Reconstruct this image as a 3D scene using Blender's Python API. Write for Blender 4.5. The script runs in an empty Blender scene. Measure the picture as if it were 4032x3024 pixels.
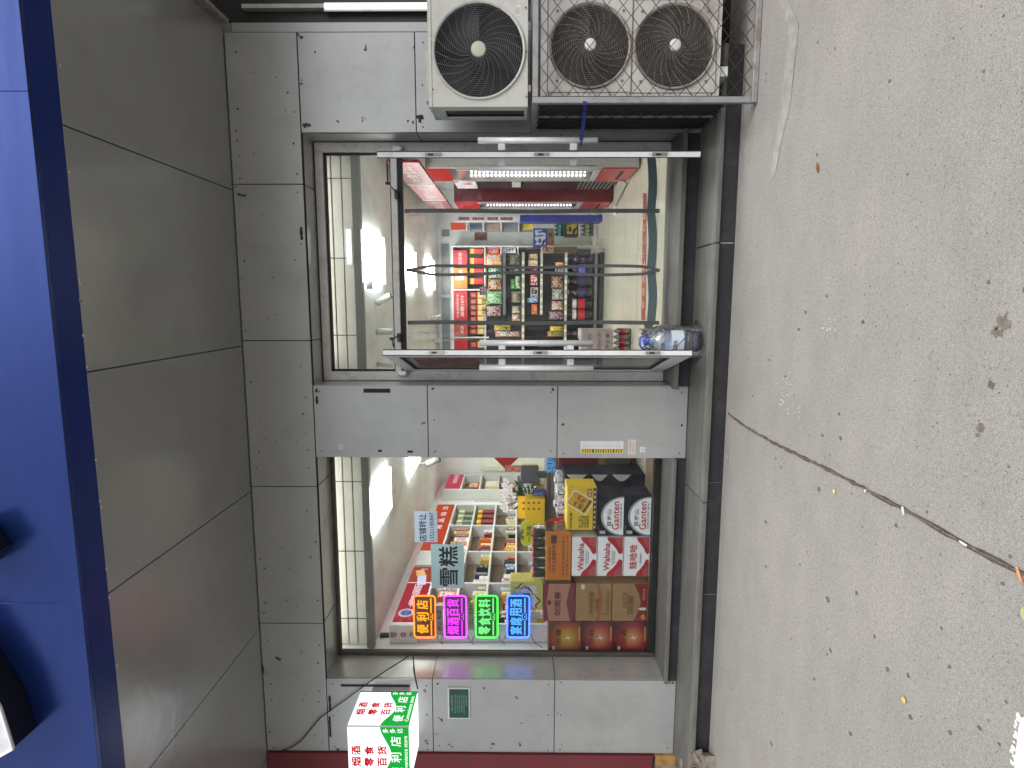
import bpy, bmesh, math, random
from mathutils import Vector, Matrix
rnd = random.Random(7)
SC = bpy.context.scene
COL = SC.collection

# ------------------------------------------------------------------ camera
R0 = Vector((0.990351209, 0.138560862, 0.002317394))      # world direction that is "right" of the upright view
R1 = Vector((0.000975575, 0.009751104, -0.999951981))     # "down"
R2 = Vector((-0.138576805, 0.990305914, 0.009521841))     # forward
FPX = 2374.0885
EYE = Vector((0.0, 0.0, 1.45))
cam_d = bpy.data.cameras.new('camera')
cam_d.sensor_fit = 'HORIZONTAL'
cam_d.sensor_width = 36.0
cam_d.lens = 36.0 * FPX / 4032.0
cam_d.clip_start = 0.05
cam_d.clip_end = 1000.0
cam = bpy.data.objects.new('camera', cam_d)
COL.objects.link(cam)
m3 = Matrix((R1, R0, -R2)).transposed()                    # the phone was held sideways: picture-right is world-down
cam.matrix_world = Matrix.Translation(EYE) @ m3.to_4x4()
SC.camera = cam

# ------------------------------------------------------------------ sky, sun, exposure
SUN_EL, SUN_AZ = math.radians(54), math.radians(140)       # azimuth: 0 = +Y, clockwise
w = bpy.data.worlds.new('World')
SC.world = w
w.use_nodes = True
nt = w.node_tree
bg = nt.nodes['Background']
sky = nt.nodes.new('ShaderNodeTexSky')
sky.sky_type = 'NISHITA'
sky.sun_disc = False
sky.sun_elevation = SUN_EL
sky.sun_rotation = SUN_AZ
sky.dust_density = 4.0
hs = nt.nodes.new('ShaderNodeHueSaturation')
hs.inputs['Saturation'].default_value = 0.22               # overcast: hardly any blue
nt.links.new(sky.outputs[0], hs.inputs['Color'])
tcw = nt.nodes.new('ShaderNodeTexCoord'); cl = nt.nodes.new('ShaderNodeTexNoise')                 # overcast: broken bright and dark cloud
cl.inputs['Scale'].default_value = 2.6; cl.inputs['Detail'].default_value = 5
nt.links.new(tcw.outputs['Generated'], cl.inputs['Vector'])
cr = nt.nodes.new('ShaderNodeMapRange'); cr.inputs[1].default_value = 0.34; cr.inputs[2].default_value = 0.66; cr.inputs[3].default_value = 0.35; cr.inputs[4].default_value = 1.65
nt.links.new(cl.outputs[0], cr.inputs[0])
cm = nt.nodes.new('ShaderNodeMix'); cm.data_type = 'RGBA'; cm.blend_type = 'MULTIPLY'; cm.inputs[0].default_value = 1.0
nt.links.new(hs.outputs[0], cm.inputs[6]); nt.links.new(cr.outputs[0], cm.inputs[7])
nt.links.new(cm.outputs[2], bg.inputs['Color'])
bg.inputs['Strength'].default_value = 0.15
sd = bpy.data.lights.new('sun', 'SUN')
sd.energy = 1.0
sd.angle = math.radians(40)
sd.color = (1.0, 0.96, 0.9)
sun = bpy.data.objects.new('sun', sd)
COL.objects.link(sun)
sv = Vector((math.sin(SUN_AZ) * math.cos(SUN_EL), math.cos(SUN_AZ) * math.cos(SUN_EL), math.sin(SUN_EL)))
sun.rotation_euler = sv.to_track_quat('Z', 'Y').to_euler()
SC.view_settings.view_transform = 'Standard'
SC.view_settings.look = 'None'
SC.view_settings.exposure = 0.6
SC.view_settings.gamma = 1.0
SC.view_settings.use_curve_mapping = False
SC.cycles.use_denoising = True
SC.cycles.max_bounces = 10
SC.cycles.transparent_max_bounces = 24
SC.cycles.sample_clamp_indirect = 6.0
SC.cycles.caustics_reflective = False
SC.cycles.caustics_refractive = False

# ------------------------------------------------------------------ measuring helpers (survey of the place, 4032x3024 frame)
def ray(px, py):
    u, v = 1512.0 - py, px - 2016.0
    return R0 * u + R1 * v + R2 * FPX
def atY(px, py, Y):
    d = ray(px, py); t = Y / d.y
    return (d.x * t, 1.45 + d.z * t)                        # X, Z
def atX(px, py, X):
    d = ray(px, py); t = X / d.x
    return (d.y * t, 1.45 + d.z * t)                        # Y, Z
def atZ(px, py, Z):
    d = ray(px, py); t = (Z - 1.45) / d.z
    return (d.x * t, d.y * t)                               # X, Y
def rectY(x0, x1, y0, y1, Y):
    """picture box (x0..x1 downwards, y0..y1 leftwards) on the upright plane Y -> X0,X1,Z0,Z1"""
    a = atY((x0 + x1) / 2, y1, Y)[0]; b = atY((x0 + x1) / 2, y0, Y)[0]
    lo = atY(x1, (y0 + y1) / 2, Y)[1]; hi = atY(x0, (y0 + y1) / 2, Y)[1]
    return a, b, lo, hi

# ------------------------------------------------------------------ materials
def lin(c):
    c = c / 255.0
    return c / 12.92 if c <= 0.04045 else ((c + 0.055) / 1.055) ** 2.4
def rgb(r, g, b): return (lin(r), lin(g), lin(b), 1.0)
MC = {}
def mat(name, col, rough=0.5, metal=0.0, var=0.12, scale=6.0, bump=0.0, bscale=80.0, spec=0.5, dirt=None, dscale=3.0, damt=0.5, stretch=(1, 1, 1), coat=0.0):
    """painted / stone / metal surface with cloudy tone variation, optional dirt patches and fine bump"""
    if name in MC: return MC[name]
    m = bpy.data.materials.new(name); m.use_nodes = True
    n, l = m.node_tree.nodes, m.node_tree.links
    p = n['Principled BSDF']
    p.inputs['Roughness'].default_value = rough
    p.inputs['Metallic'].default_value = metal
    p.inputs['Specular IOR Level'].default_value = spec
    p.inputs['Coat Weight'].default_value = coat
    tc = n.new('ShaderNodeTexCoord'); mp = n.new('ShaderNodeMapping')
    mp.inputs['Scale'].default_value = stretch
    l.new(tc.outputs['Object'], mp.inputs['Vector'])
    last = None
    if var > 0:
        nz = n.new('ShaderNodeTexNoise'); nz.inputs['Scale'].default_value = scale; nz.inputs['Detail'].default_value = 6
        nz.inputs['Roughness'].default_value = 0.65
        l.new(mp.outputs[0], nz.inputs['Vector'])
        r = n.new('ShaderNodeValToRGB')
        r.color_ramp.elements[0].position = 0.3; r.color_ramp.elements[1].position = 0.7
        r.color_ramp.elements[0].color = tuple(max(0, c * (1 - var)) for c in col[:3]) + (1,)
        r.color_ramp.elements[1].color = tuple(min(1, c * (1 + var)) for c in col[:3]) + (1,)
        l.new(nz.outputs[0], r.inputs[0]); last = r.outputs[0]
    if dirt:
        nd = n.new('ShaderNodeTexNoise'); nd.inputs['Scale'].default_value = dscale; nd.inputs['Detail'].default_value = 8
        nd.inputs['Roughness'].default_value = 0.75
        l.new(mp.outputs[0], nd.inputs['Vector'])
        rd = n.new('ShaderNodeValToRGB'); rd.color_ramp.elements[0].position = 0.5; rd.color_ramp.elements[1].position = 0.72
        rd.color_ramp.elements[0].color = (0, 0, 0, 1); rd.color_ramp.elements[1].color = (damt,) * 3 + (1,)
        l.new(nd.outputs[0], rd.inputs[0])
        mx = n.new('ShaderNodeMix'); mx.data_type = 'RGBA'
        l.new(rd.outputs[0], mx.inputs[0])
        if last is not None: l.new(last, mx.inputs[6])
        else: mx.inputs[6].default_value = col
        mx.inputs[7].default_value = dirt
        last = mx.outputs[2]
    if last is not None: l.new(last, p.inputs['Base Color'])
    else: p.inputs['Base Color'].default_value = col
    if bump > 0:
        nb = n.new('ShaderNodeTexNoise'); nb.inputs['Scale'].default_value = bscale; nb.inputs['Detail'].default_value = 4
        l.new(mp.outputs[0], nb.inputs['Vector'])
        b = n.new('ShaderNodeBump'); b.inputs['Strength'].default_value = 1.0; b.inputs['Distance'].default_value = bump
        l.new(nb.outputs[0], b.inputs['Height']); l.new(b.outputs[0], p.inputs['Normal'])
    MC[name] = m
    return m
def flat(r, g, b, rough=0.5, metal=0.0, k=1.0):
    """plain printed / moulded colour (small tone variation)"""
    nm = 'paint_%d_%d_%d_%d_%d' % (r, g, b, rough * 100, metal * 100)
    return mat(nm, rgb(r, g, b), rough, metal, var=0.06, scale=14)
def printed(name, cols, scale=18.0, rough=0.35):
    """packaging artwork: blotches of a few inks"""
    if name in MC: return MC[name]
    m = bpy.data.materials.new(name); m.use_nodes = True
    n, l = m.node_tree.nodes, m.node_tree.links
    p = n['Principled BSDF']; p.inputs['Roughness'].default_value = rough
    tc = n.new('ShaderNodeTexCoord'); nz = n.new('ShaderNodeTexNoise')
    nz.inputs['Scale'].default_value = scale; nz.inputs['Detail'].default_value = 3; nz.inputs['Distortion'].default_value = 0.6
    l.new(tc.outputs['Object'], nz.inputs['Vector'])
    r = n.new('ShaderNodeValToRGB'); r.color_ramp.interpolation = 'CONSTANT'
    k = len(cols)
    while len(r.color_ramp.elements) < k: r.color_ramp.elements.new(0.5)
    for i, c in enumerate(cols):
        r.color_ramp.elements[i].position = 0.0 if i == 0 else 0.34 + 0.30 * i / k
        r.color_ramp.elements[i].color = c
    l.new(nz.outputs[0], r.inputs[0]); l.new(r.outputs[0], p.inputs['Base Color'])
    MC[name] = m
    return m
def papery(name, col, tr=0.5):
    """thin sheet that lets light through from behind"""
    if name in MC: return MC[name]
    m = bpy.data.materials.new(name); m.use_nodes = True
    n, l = m.node_tree.nodes, m.node_tree.links
    p = n['Principled BSDF']; p.inputs['Base Color'].default_value = col; p.inputs['Roughness'].default_value = .6
    t = n.new('ShaderNodeBsdfTranslucent'); t.inputs[0].default_value = col
    x = n.new('ShaderNodeMixShader'); x.inputs[0].default_value = tr
    l.new(p.outputs[0], x.inputs[1]); l.new(t.outputs[0], x.inputs[2]); l.new(x.outputs[0], n['Material Output'].inputs[0])
    MC[name] = m
    return m
def emit(name, col, strength):
    if name in MC: return MC[name]
    m = bpy.data.materials.new(name); m.use_nodes = True
    n, l = m.node_tree.nodes, m.node_tree.links
    n.remove(n['Principled BSDF'])
    e = n.new('ShaderNodeEmission'); e.inputs[0].default_value = col; e.inputs[1].default_value = strength
    l.new(e.outputs[0], n['Material Output'].inputs[0])
    MC[name] = m
    return m
def glass(name, tint=(0.93, 0.96, 0.95, 1), refl=1.0, rough=0.0, dirt=0.0, bump=0.0, bscale=6.0, base=0.0):
    """thin pane: see-through, with fresnel reflection and a film of dirt"""
    if name in MC: return MC[name]
    m = bpy.data.materials.new(name); m.use_nodes = True
    n, l = m.node_tree.nodes, m.node_tree.links
    n.remove(n['Principled BSDF'])
    t = n.new('ShaderNodeBsdfTransparent'); t.inputs[0].default_value = tint
    g = n.new('ShaderNodeBsdfGlossy'); g.inputs['Roughness'].default_value = rough
    f = n.new('ShaderNodeFresnel'); f.inputs[0].default_value = 1.45
    mu = n.new('ShaderNodeMath'); mu.operation = 'MULTIPLY_ADD'; mu.inputs[1].default_value = refl; mu.inputs[2].default_value = base
    mu.use_clamp = True
    mx = n.new('ShaderNodeMixShader')
    l.new(f.outputs[0], mu.inputs[0]); l.new(mu.outputs[0], mx.inputs[0]); l.new(t.outputs[0], mx.inputs[1]); l.new(g.outputs[0], mx.inputs[2])
    out = mx.outputs[0]
    tc = n.new('ShaderNodeTexCoord')
    if bump > 0:
        nb = n.new('ShaderNodeTexNoise'); nb.inputs['Scale'].default_value = bscale; nb.inputs['Detail'].default_value = 3
        l.new(tc.outputs['Object'], nb.inputs['Vector'])
        b = n.new('ShaderNodeBump'); b.inputs['Distance'].default_value = bump
        l.new(nb.outputs[0], b.inputs['Height']); l.new(b.outputs[0], g.inputs['Normal'])
    if dirt > 0:
        nz = n.new('ShaderNodeTexNoise'); nz.inputs['Scale'].default_value = 4.0; nz.inputs['Detail'].default_value = 8
        nz.inputs['Roughness'].default_value = 0.7
        l.new(tc.outputs['Object'], nz.inputs['Vector'])
        r = n.new('ShaderNodeMapRange'); r.inputs[1].default_value = 0.45; r.inputs[2].default_value = 0.8
        r.inputs[3].default_value = 0.0; r.inputs[4].default_value = dirt
        l.new(nz.outputs[0], r.inputs[0])
        d = n.new('ShaderNodeBsdfDiffuse'); d.inputs[0].default_value = (0.5, 0.5, 0.47, 1)
        m2 = n.new('ShaderNodeMixShader'); l.new(r.outputs[0], m2.inputs[0]); l.new(out, m2.inputs[1]); l.new(d.outputs[0], m2.inputs[2])
        out = m2.outputs[0]
    l.new(out, n['Material Output'].inputs[0])
    MC[name] = m
    return m

# ------------------------------------------------------------------ objects
USED = {}
ORG = {}
def tag(o, label, cat, group=None, kind=None):
    o['label'] = label; o['category'] = cat
    if group: o['group'] = group
    if kind: o['kind'] = kind
    USED.setdefault(label, 0); USED[label] += 1
    return o
def thing(name, label, cat, loc, group=None):
    o = bpy.data.objects.new(name, None); o.empty_display_size = 0.1
    COL.objects.link(o); o.location = loc; ORG[o] = Vector(loc)
    return tag(o, label, cat, group)
class MB:
    """mesh builder in world metres; T maps local coordinates to world ones"""
    def __init__(self, T=None): self.v = []; self.f = []; self.T = T; self.sm = set()
    def add(self, vs, fs, smooth=False):
        k = len(self.v)
        for p in vs:
            p = Vector(p); self.v.append(self.T(p) if self.T else p)
        for f in fs:
            if smooth: self.sm.add(len(self.f))
            self.f.append([k + i for i in f])
        return self
    def box(self, x0, x1, y0, y1, z0, z1):
        if x0 > x1: x0, x1 = x1, x0
        if y0 > y1: y0, y1 = y1, y0
        if z0 > z1: z0, z1 = z1, z0
        return self.add([(x0, y0, z0), (x1, y0, z0), (x1, y1, z0), (x0, y1, z0), (x0, y0, z1), (x1, y0, z1), (x1, y1, z1), (x0, y1, z1)],
                        [(0, 3, 2, 1), (4, 5, 6, 7), (0, 1, 5, 4), (1, 2, 6, 5), (2, 3, 7, 6), (3, 0, 4, 7)])
    def bbox(self, x0, x1, y0, y1, z0, z1, b=0.004):
        """box with chamfered vertical and horizontal edges"""
        if x0 > x1: x0, x1 = x1, x0
        if y0 > y1: y0, y1 = y1, y0
        if z0 > z1: z0, z1 = z1, z0
        b = min(b, (x1 - x0) * .3, (y1 - y0) * .3, (z1 - z0) * .3)
        vs = []; ix = {}
        for i, X in enumerate((x0, x1)):
            for j, Y in enumerate((y0, y1)):
                for k, Z in enumerate((z0, z1)):
                    sx, sy, sz = (1, -1)[i] * b, (1, -1)[j] * b, (1, -1)[k] * b
                    ix[i, j, k, 0] = len(vs); vs.append((X, Y + sy, Z + sz))
                    ix[i, j, k, 1] = len(vs); vs.append((X + sx, Y, Z + sz))
                    ix[i, j, k, 2] = len(vs); vs.append((X + sx, Y + sy, Z))
        fs = []
        for s in (0, 1):
            fs.append([ix[s, 0, 0, 0], ix[s, 1, 0, 0], ix[s, 1, 1, 0], ix[s, 0, 1, 0]][::(1 if s else -1)])
            fs.append([ix[0, s, 0, 1], ix[1, s, 0, 1], ix[1, s, 1, 1], ix[0, s, 1, 1]][::(-1 if s else 1)])
            fs.append([ix[0, 0, s, 2], ix[1, 0, s, 2], ix[1, 1, s, 2], ix[0, 1, s, 2]][::(1 if s else -1)])
        for a in (0, 1):
            for c in (0, 1):
                fs.append([ix[a, c, 0, 0], ix[a, c, 0, 1], ix[a, c, 1, 1], ix[a, c, 1, 0]])
                fs.append([ix[a, 0, c, 0], ix[a, 0, c, 2], ix[a, 1, c, 2], ix[a, 1, c, 0]])
                fs.append([ix[0, a, c, 1], ix[0, a, c, 2], ix[1, a, c, 2], ix[1, a, c, 1]])
        for i in (0, 1):
            for j in (0, 1):
                for k in (0, 1): fs.append([ix[i, j, k, 0], ix[i, j, k, 1], ix[i, j, k, 2]])
        return self.add(vs, fs)
    def quad(self, a, b, c, d): return self.add([a, b, c, d], [(0, 1, 2, 3)])
    def prism(self, pts, off):
        """extrude a planar polygon by a vector"""
        n = len(pts); o = Vector(off)
        vs = [Vector(p) for p in pts] + [Vector(p) + o for p in pts]
        return self.add(vs, [tuple(range(n))[::-1], tuple(range(n, 2 * n))] + [(i, (i + 1) % n, n + (i + 1) % n, n + i) for i in range(n)])
    def tube(self, path, r, seg=6, closed=False):
        path = [Vector(p) for p in path]; n = len(path); vs = []
        up0 = Vector((0.123, 0.31, 0.94)).normalized()
        for i, p in enumerate(path):
            a = path[i - 1] if (i > 0 or closed) else p
            b = path[(i + 1) % n] if (i < n - 1 or closed) else p
            d = (b - a).normalized() if (b - a).length > 1e-9 else Vector((0, 0, 1))
            u = d.cross(up0)
            if u.length < 1e-3: u = d.cross(Vector((1, 0, 0)))
            u.normalize(); v = d.cross(u)
            rr = r[i] if isinstance(r, (list, tuple)) else r
            for k in range(seg):
                t = 2 * math.pi * k / seg
                vs.append(p + u * math.cos(t) * rr + v * math.sin(t) * rr)
        fs = []
        for i in range(n if closed else n - 1):
            j = (i + 1) % n
            for k in range(seg):
                k2 = (k + 1) % seg
                fs.append((i * seg + k, i * seg + k2, j * seg + k2, j * seg + k))
        if not closed: fs += [tuple(range(seg))[::-1], tuple(range((n - 1) * seg, n * seg))]
        return self.add(vs, fs, smooth=seg > 4)
    def lathe(self, c, prof, seg=20, axis='Z', caps=True):
        """prof: (radius, height) pairs round an axis through c"""
        c = Vector(c); vs = []; n = len(prof)
        for r, h in prof:
            for k in range(seg):
                t = 2 * math.pi * k / seg
                a, b = r * math.cos(t), r * math.sin(t)
                vs.append(c + (Vector((a, b, h)) if axis == 'Z' else Vector((a, h, b)) if axis == 'Y' else Vector((h, a, b))))
        fs = []
        for i in range(n - 1):
            for k in range(seg):
                k2 = (k + 1) % seg
                fs.append((i * seg + k, i * seg + k2, (i + 1) * seg + k2, (i + 1) * seg + k))
        if caps: fs += [tuple(range(seg))[::-1], tuple(range((n - 1) * seg, n * seg))]
        return self.add(vs, fs, smooth=True)
    def disc(self, c, r, seg=12, n='Y', th=0.0015, jit=0.0):
        pts = []
        for k in range(seg):
            t = 2 * math.pi * k / seg; q = r * (1 + rnd.uniform(-jit, jit))
            a, b = q * math.cos(t), q * math.sin(t)
            pts.append(Vector(c) + (Vector((a, 0, b)) if n == 'Y' else Vector((a, b, 0)) if n == 'Z' else Vector((0, a, b))))
        o = {'Y': (0, th, 0), 'Z': (0, 0, th), 'X': (th, 0, 0)}[n]
        return self.prism(pts, o)
    def pillow(self, x0, x1, z0, z1, y, d, nu=8, nv=8, inset=0.0, off=0.0, win=None):
        """front and back of a filled bag"""
        vs = []; fs = []
        for side in (-1, 1):
            for i in range(nu + 1):
                for j in range(nv + 1):
                    u = inset + (1 - 2 * inset) * i / nu; v = inset + (1 - 2 * inset) * j / nv
                    if win: u = win[0] + (win[1] - win[0]) * i / nu; v = win[2] + (win[3] - win[2]) * j / nv
                    b = (max(0, math.sin(math.pi * u)) ** .5) * (max(0, math.sin(math.pi * v)) ** .6)
                    wob = 0.12 * math.sin(9 * u + 5 * v + x0 * 40) * b
                    pin = 1 - 0.06 * (1 - (2 * v - 1) ** 2)
                    X = x0 + (x1 - x0) * (0.5 + (u - 0.5) * pin)
                    vs.append((X, y + side * (d * .5 * (b + wob) + (off if side < 0 else 0)), z0 + (z1 - z0) * v))
            k = (nu + 1) * (nv + 1) * (0 if side < 0 else 1)
            for i in range(nu):
                for j in range(nv):
                    a = k + i * (nv + 1) + j
                    q = (a, a + nv + 1, a + nv + 2, a + 1)
                    fs.append(q if side < 0 else q[::-1])
            if inset > 0 or win: break
        return self.add(vs, fs, smooth=True)
    def build(self, name, m, parent=None, label=None):
        me = bpy.data.meshes.new(name)
        o = bpy.data.objects.new(name, me); COL.objects.link(o)
        if parent is not None:
            org = ORG[parent]; o.parent = parent
        else:
            if self.v:
                xs = [p.x for p in self.v]; ys = [p.y for p in self.v]; zs = [p.z for p in self.v]
                org = Vector(((min(xs) + max(xs)) / 2, (min(ys) + max(ys)) / 2, min(zs)))
            else: org = Vector()
            o.location = org
        ORG[o] = org
        me.from_pydata([p - org for p in self.v], [], self.f)
        bm = bmesh.new(); bm.from_mesh(me); bmesh.ops.recalc_face_normals(bm, faces=bm.faces[:])
        bm.to_mesh(me); bm.free()
        if self.sm:
            for i in self.sm: me.polygons[i].use_smooth = True
        me.materials.append(m)
        if label: o['label'] = label
        return o
def single(mb, name, m, label, cat, group=None, kind=None):
    return tag(mb.build(name, m), label, cat, group, kind)
def struct(mb, name, m):
    o = mb.build(name, m); o['kind'] = 'structure'; return o
TXT = {}
def text_mb(s, c, w, h, right=(1, 0, 0), up=(0, 0, 1), T=None, lift=0.001, bold=0.0, mb=None, thick=0.0):
    """lettering: outline of the string stretched into a w x h box centred at c"""
    key = (s, thick > 0)
    if key not in TXT:
        cu = bpy.data.curves.new('t', 'FONT'); cu.body = s; cu.resolution_u = 2
        cu.space_line = 1.05
        cu.extrude = 0.01 if thick > 0 else 0.0
        ob = bpy.data.objects.new('t', cu); COL.objects.link(ob)
        bpy.context.view_layer.update()
        me = bpy.data.meshes.new_from_object(ob.evaluated_get(bpy.context.evaluated_depsgraph_get()))
        vs = [tuple(v.co) for v in me.vertices]; fs = [tuple(p.vertices) for p in me.polygons]
        bpy.data.objects.remove(ob); bpy.data.curves.remove(cu); bpy.data.meshes.remove(me)
        TXT[key] = (vs, fs)
    vs, fs = TXT[key]
    if not vs: return mb or MB(T)
    x0 = min(v[0] for v in vs); x1 = max(v[0] for v in vs); y0 = min(v[1] for v in vs); y1 = max(v[1] for v in vs)
    r = Vector(right).normalized(); u = Vector(up).normalized(); n = r.cross(u)
    c = Vector(c)
    mb = mb or MB(T)
    q = bold * h * 0.8 if bold else 0.0                        # heavier weight: the outline repeated a hair to each side
    for i, (du, dv) in enumerate([(0, 0)] if not bold else [(-q, 0), (q, 0), (0, -q), (0, q)]):
        L = lift + i * 0.00025
        mb.add([c + r * (du + (v[0] - (x0 + x1) / 2) / max(1e-6, x1 - x0) * w) + u * (dv + (v[1] - (y0 + y1) / 2) / max(1e-6, y1 - y0) * h) + n * (L + (v[2] + 0.01) / 0.02 * thick) for v in vs], fs)
    return mb
# ================================================================== surfaces
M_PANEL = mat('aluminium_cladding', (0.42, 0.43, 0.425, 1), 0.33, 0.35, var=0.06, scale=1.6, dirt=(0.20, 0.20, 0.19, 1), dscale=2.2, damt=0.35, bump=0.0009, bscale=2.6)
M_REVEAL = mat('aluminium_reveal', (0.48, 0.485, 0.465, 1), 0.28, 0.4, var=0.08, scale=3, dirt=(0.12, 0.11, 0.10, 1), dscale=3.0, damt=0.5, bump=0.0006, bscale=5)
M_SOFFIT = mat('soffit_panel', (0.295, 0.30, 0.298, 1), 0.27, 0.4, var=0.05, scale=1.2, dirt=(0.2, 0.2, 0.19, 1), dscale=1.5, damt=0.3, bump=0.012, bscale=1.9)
M_BLUE = mat('blue_fascia_panel', (0.010, 0.029, 0.15, 1), 0.25, 0.55, var=0.05, scale=2.0, stretch=(1, 1, 6), bump=0.0012, bscale=1.5, dirt=(0.05, 0.09, 0.30, 1), dscale=5, damt=0.10)
M_BLUEDK = mat('blue_fascia_lip', (0.003, 0.018, 0.15, 1), 0.34, 0.0, var=0.1, scale=3, spec=0.2)
M_JOINT = mat('dark_joint', (0.012, 0.012, 0.013, 1), 0.8)
M_TAPE = mat('black_tape', (0.006, 0.006, 0.007, 1), 0.6)
M_STONE = mat('stone_tread', (0.125, 0.122, 0.110, 1), 0.55, var=0.22, scale=9, stretch=(0.35, 1, 1), dirt=(0.05, 0.05, 0.048, 1), dscale=7, damt=0.55, bump=0.0012, bscale=160)
M_GRAN = mat('dark_granite_riser', (0.014, 0.014, 0.017, 1), 0.6, var=0.5, scale=50, dirt=(0.045, 0.043, 0.043, 1), dscale=6, damt=0.8, bump=0.0008, bscale=200)
M_WHITEAL = mat('white_aluminium', (0.72, 0.72, 0.74, 1), 0.35, 0.15, var=0.05, scale=5, dirt=(0.35, 0.34, 0.33, 1), dscale=9, damt=0.35)
M_GREYAL = mat('grey_aluminium', (0.66, 0.65, 0.63, 1), 0.45, 0.1, var=0.08, scale=6, dirt=(0.16, 0.14, 0.12, 1), dscale=8, damt=0.5)
M_BLACK = mat('black_rubber', (0.010, 0.010, 0.011, 1), 0.6)
M_RUST = mat('rusty_steel', (0.10, 0.055, 0.035, 1), 0.8, var=0.5, scale=12, dirt=(0.03, 0.02, 0.015, 1), dscale=10, damt=0.8)
M_GLASS = glass('window_glass', (0.97, 0.98, 0.975, 1), 0.42, 0.0, dirt=0.05)
M_DGLASS = glass('door_glass', (0.80, 0.86, 0.84, 1), 0.8, 0.0, dirt=0.12)
M_IWALL = mat('interior_white_wall', (0.78, 0.80, 0.78, 1), 0.6, var=0.05, scale=2)
M_CEIL = mat('interior_ceiling', (0.80, 0.81, 0.79, 1), 0.6, var=0.06, scale=2.2, dirt=(0.42, 0.43, 0.43, 1), dscale=1.8, damt=0.7, stretch=(1, 0.5, 1))
M_FLOOR = mat('glazed_floor_tile', (0.64, 0.615, 0.48, 1), 0.16, var=0.06, scale=5)
def concrete():
    m = bpy.data.materials.new('concrete_pavement'); m.use_nodes = True
    n, l = m.node_tree.nodes, m.node_tree.links; p = n['Principled BSDF']; p.inputs['Roughness'].default_value = 0.85
    tc = n.new('ShaderNodeTexCoord')
    def noise(s, d, r=0.6, sx=1.0):
        z = n.new('ShaderNodeTexNoise'); z.inputs['Scale'].default_value = s; z.inputs['Detail'].default_value = d; z.inputs['Roughness'].default_value = r
        mp = n.new('ShaderNodeMapping'); mp.inputs['Scale'].default_value = (sx, 1, 1)
        l.new(tc.outputs['Object'], mp.inputs[0]); l.new(mp.outputs[0], z.inputs['Vector']); return z.outputs[0]
    def ramp(src, a, b, ca, cb):
        r = n.new('ShaderNodeValToRGB'); r.color_ramp.elements[0].position = a; r.color_ramp.elements[1].position = b
        r.color_ramp.elements[0].color = ca; r.color_ramp.elements[1].color = cb; l.new(src, r.inputs[0]); return r.outputs[0]
    def mul(a, b, f=1.0):
        x = n.new('ShaderNodeMix'); x.data_type = 'RGBA'; x.blend_type = 'MULTIPLY'; x.inputs[0].default_value = f
        l.new(a, x.inputs[6]); l.new(b, x.inputs[7]); return x.outputs[2]
    base = ramp(noise(1.1, 6), 0.3, 0.7, (0.315, 0.305, 0.29, 1), (0.375, 0.358, 0.332, 1))
    grain = ramp(noise(190, 5, 0.8), 0.33, 0.62, (0.44, 0.44, 0.445, 1), (1.16, 1.15, 1.14, 1))
    pits = ramp(noise(70, 3, 0.6), 0.30, 0.38, (0.42, 0.40, 0.39, 1), (1, 1, 1, 1))
    cloud = ramp(noise(6, 7, 0.7, 0.5), 0.32, 0.68, (0.90, 0.902, 0.905, 1), (1.04, 1.035, 1.03, 1))
    dark = ramp(noise(26, 5, 0.65, 0.7), 0.26, 0.36, (0.74, 0.735, 0.73, 1), (1, 1, 1, 1))
    mott = ramp(noise(62, 4, 0.7), 0.34, 0.66, (0.86, 0.86, 0.865, 1), (1.10, 1.095, 1.09, 1))
    c = mul(mul(mul(mul(mul(base, grain), pits), cloud), dark), mott)
    l.new(c, p.inputs['Base Color'])
    b = n.new('ShaderNodeBump'); b.inputs['Distance'].default_value = 0.0025; l.new(noise(110, 5, 0.7), b.inputs['Height']); l.new(b.outputs[0], p.inputs['Normal'])
    return m
M_CONC = concrete()

# ================================================================== pavement and steps
pav = struct(MB().quad((-200, -200, 0), (200, -200, 0), (200, 200, 0), (-200, 200, 0)), 'pavement', M_CONC)
F = 4.58
def blob(mb, x, y, r, n='Z', z=0.0, st=1.0, jit=0.3, th=0.0012, seg=9):
    pts = []
    a0 = rnd.uniform(0, 6)
    for k in range(seg):
        t = a0 + 2 * math.pi * k / seg; q = r * (1 + rnd.uniform(-jit, jit))
        a, b = q * math.cos(t), q * math.sin(t) * st
        pts.append((x + a, y + b, z) if n == 'Z' else (x + a, z, y + b))
    return mb.prism(pts, (0, 0, th) if n == 'Z' else (0, -th, 0))
gum = MB()
for px, py, r in [(3398, 1267, 11), (3145, 1297, 9), (3903, 1516, 17), (3305, 1630, 8), (3310, 1726, 9), (3238, 1714, 8), (3225, 1926, 10), (3530, 2070, 9), (3055, 1805, 7),
                  (3016, 2055, 8), (3373, 2335, 10), (3259, 2360, 12), (3444, 2506, 9), (3495, 2634, 11), (3576, 2658, 9), (3270, 2560, 9), (3742, 2885, 9), (3585, 2825, 9), (3857, 2865, 8),
                  (3707, 2474, 6), (3740, 2626, 7), (3037, 2928, 9), (3017, 2232, 7), (3255, 1165, 7), (3172, 1230, 8), (3018, 290, 6), (3503, 320, 8), (3218, 610, 7), (3948, 2298, 7), (3962, 2762, 6),
                  (3874, 280, 6), (3935, 2930, 7), (3350, 2890, 9), (3093, 1482, 7), (3030, 1418, 6), (3075, 1840, 6), (3602, 1500, 4), (3690, 1665, 4), (3972, 1838, 5), (2965, 1560, 6)]:
    X, Y = atZ(px, py, 0); D = math.hypot(X, Y, 1.45); blob(gum, X, Y, r * D / 2374 * .78, st=1.25)
for i in range(70):
    X, Y = rnd.uniform(-3.4, 1.8), rnd.uniform(1.6, 4.05); blob(gum, X, Y, rnd.uniform(.003, .009), seg=6)
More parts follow.
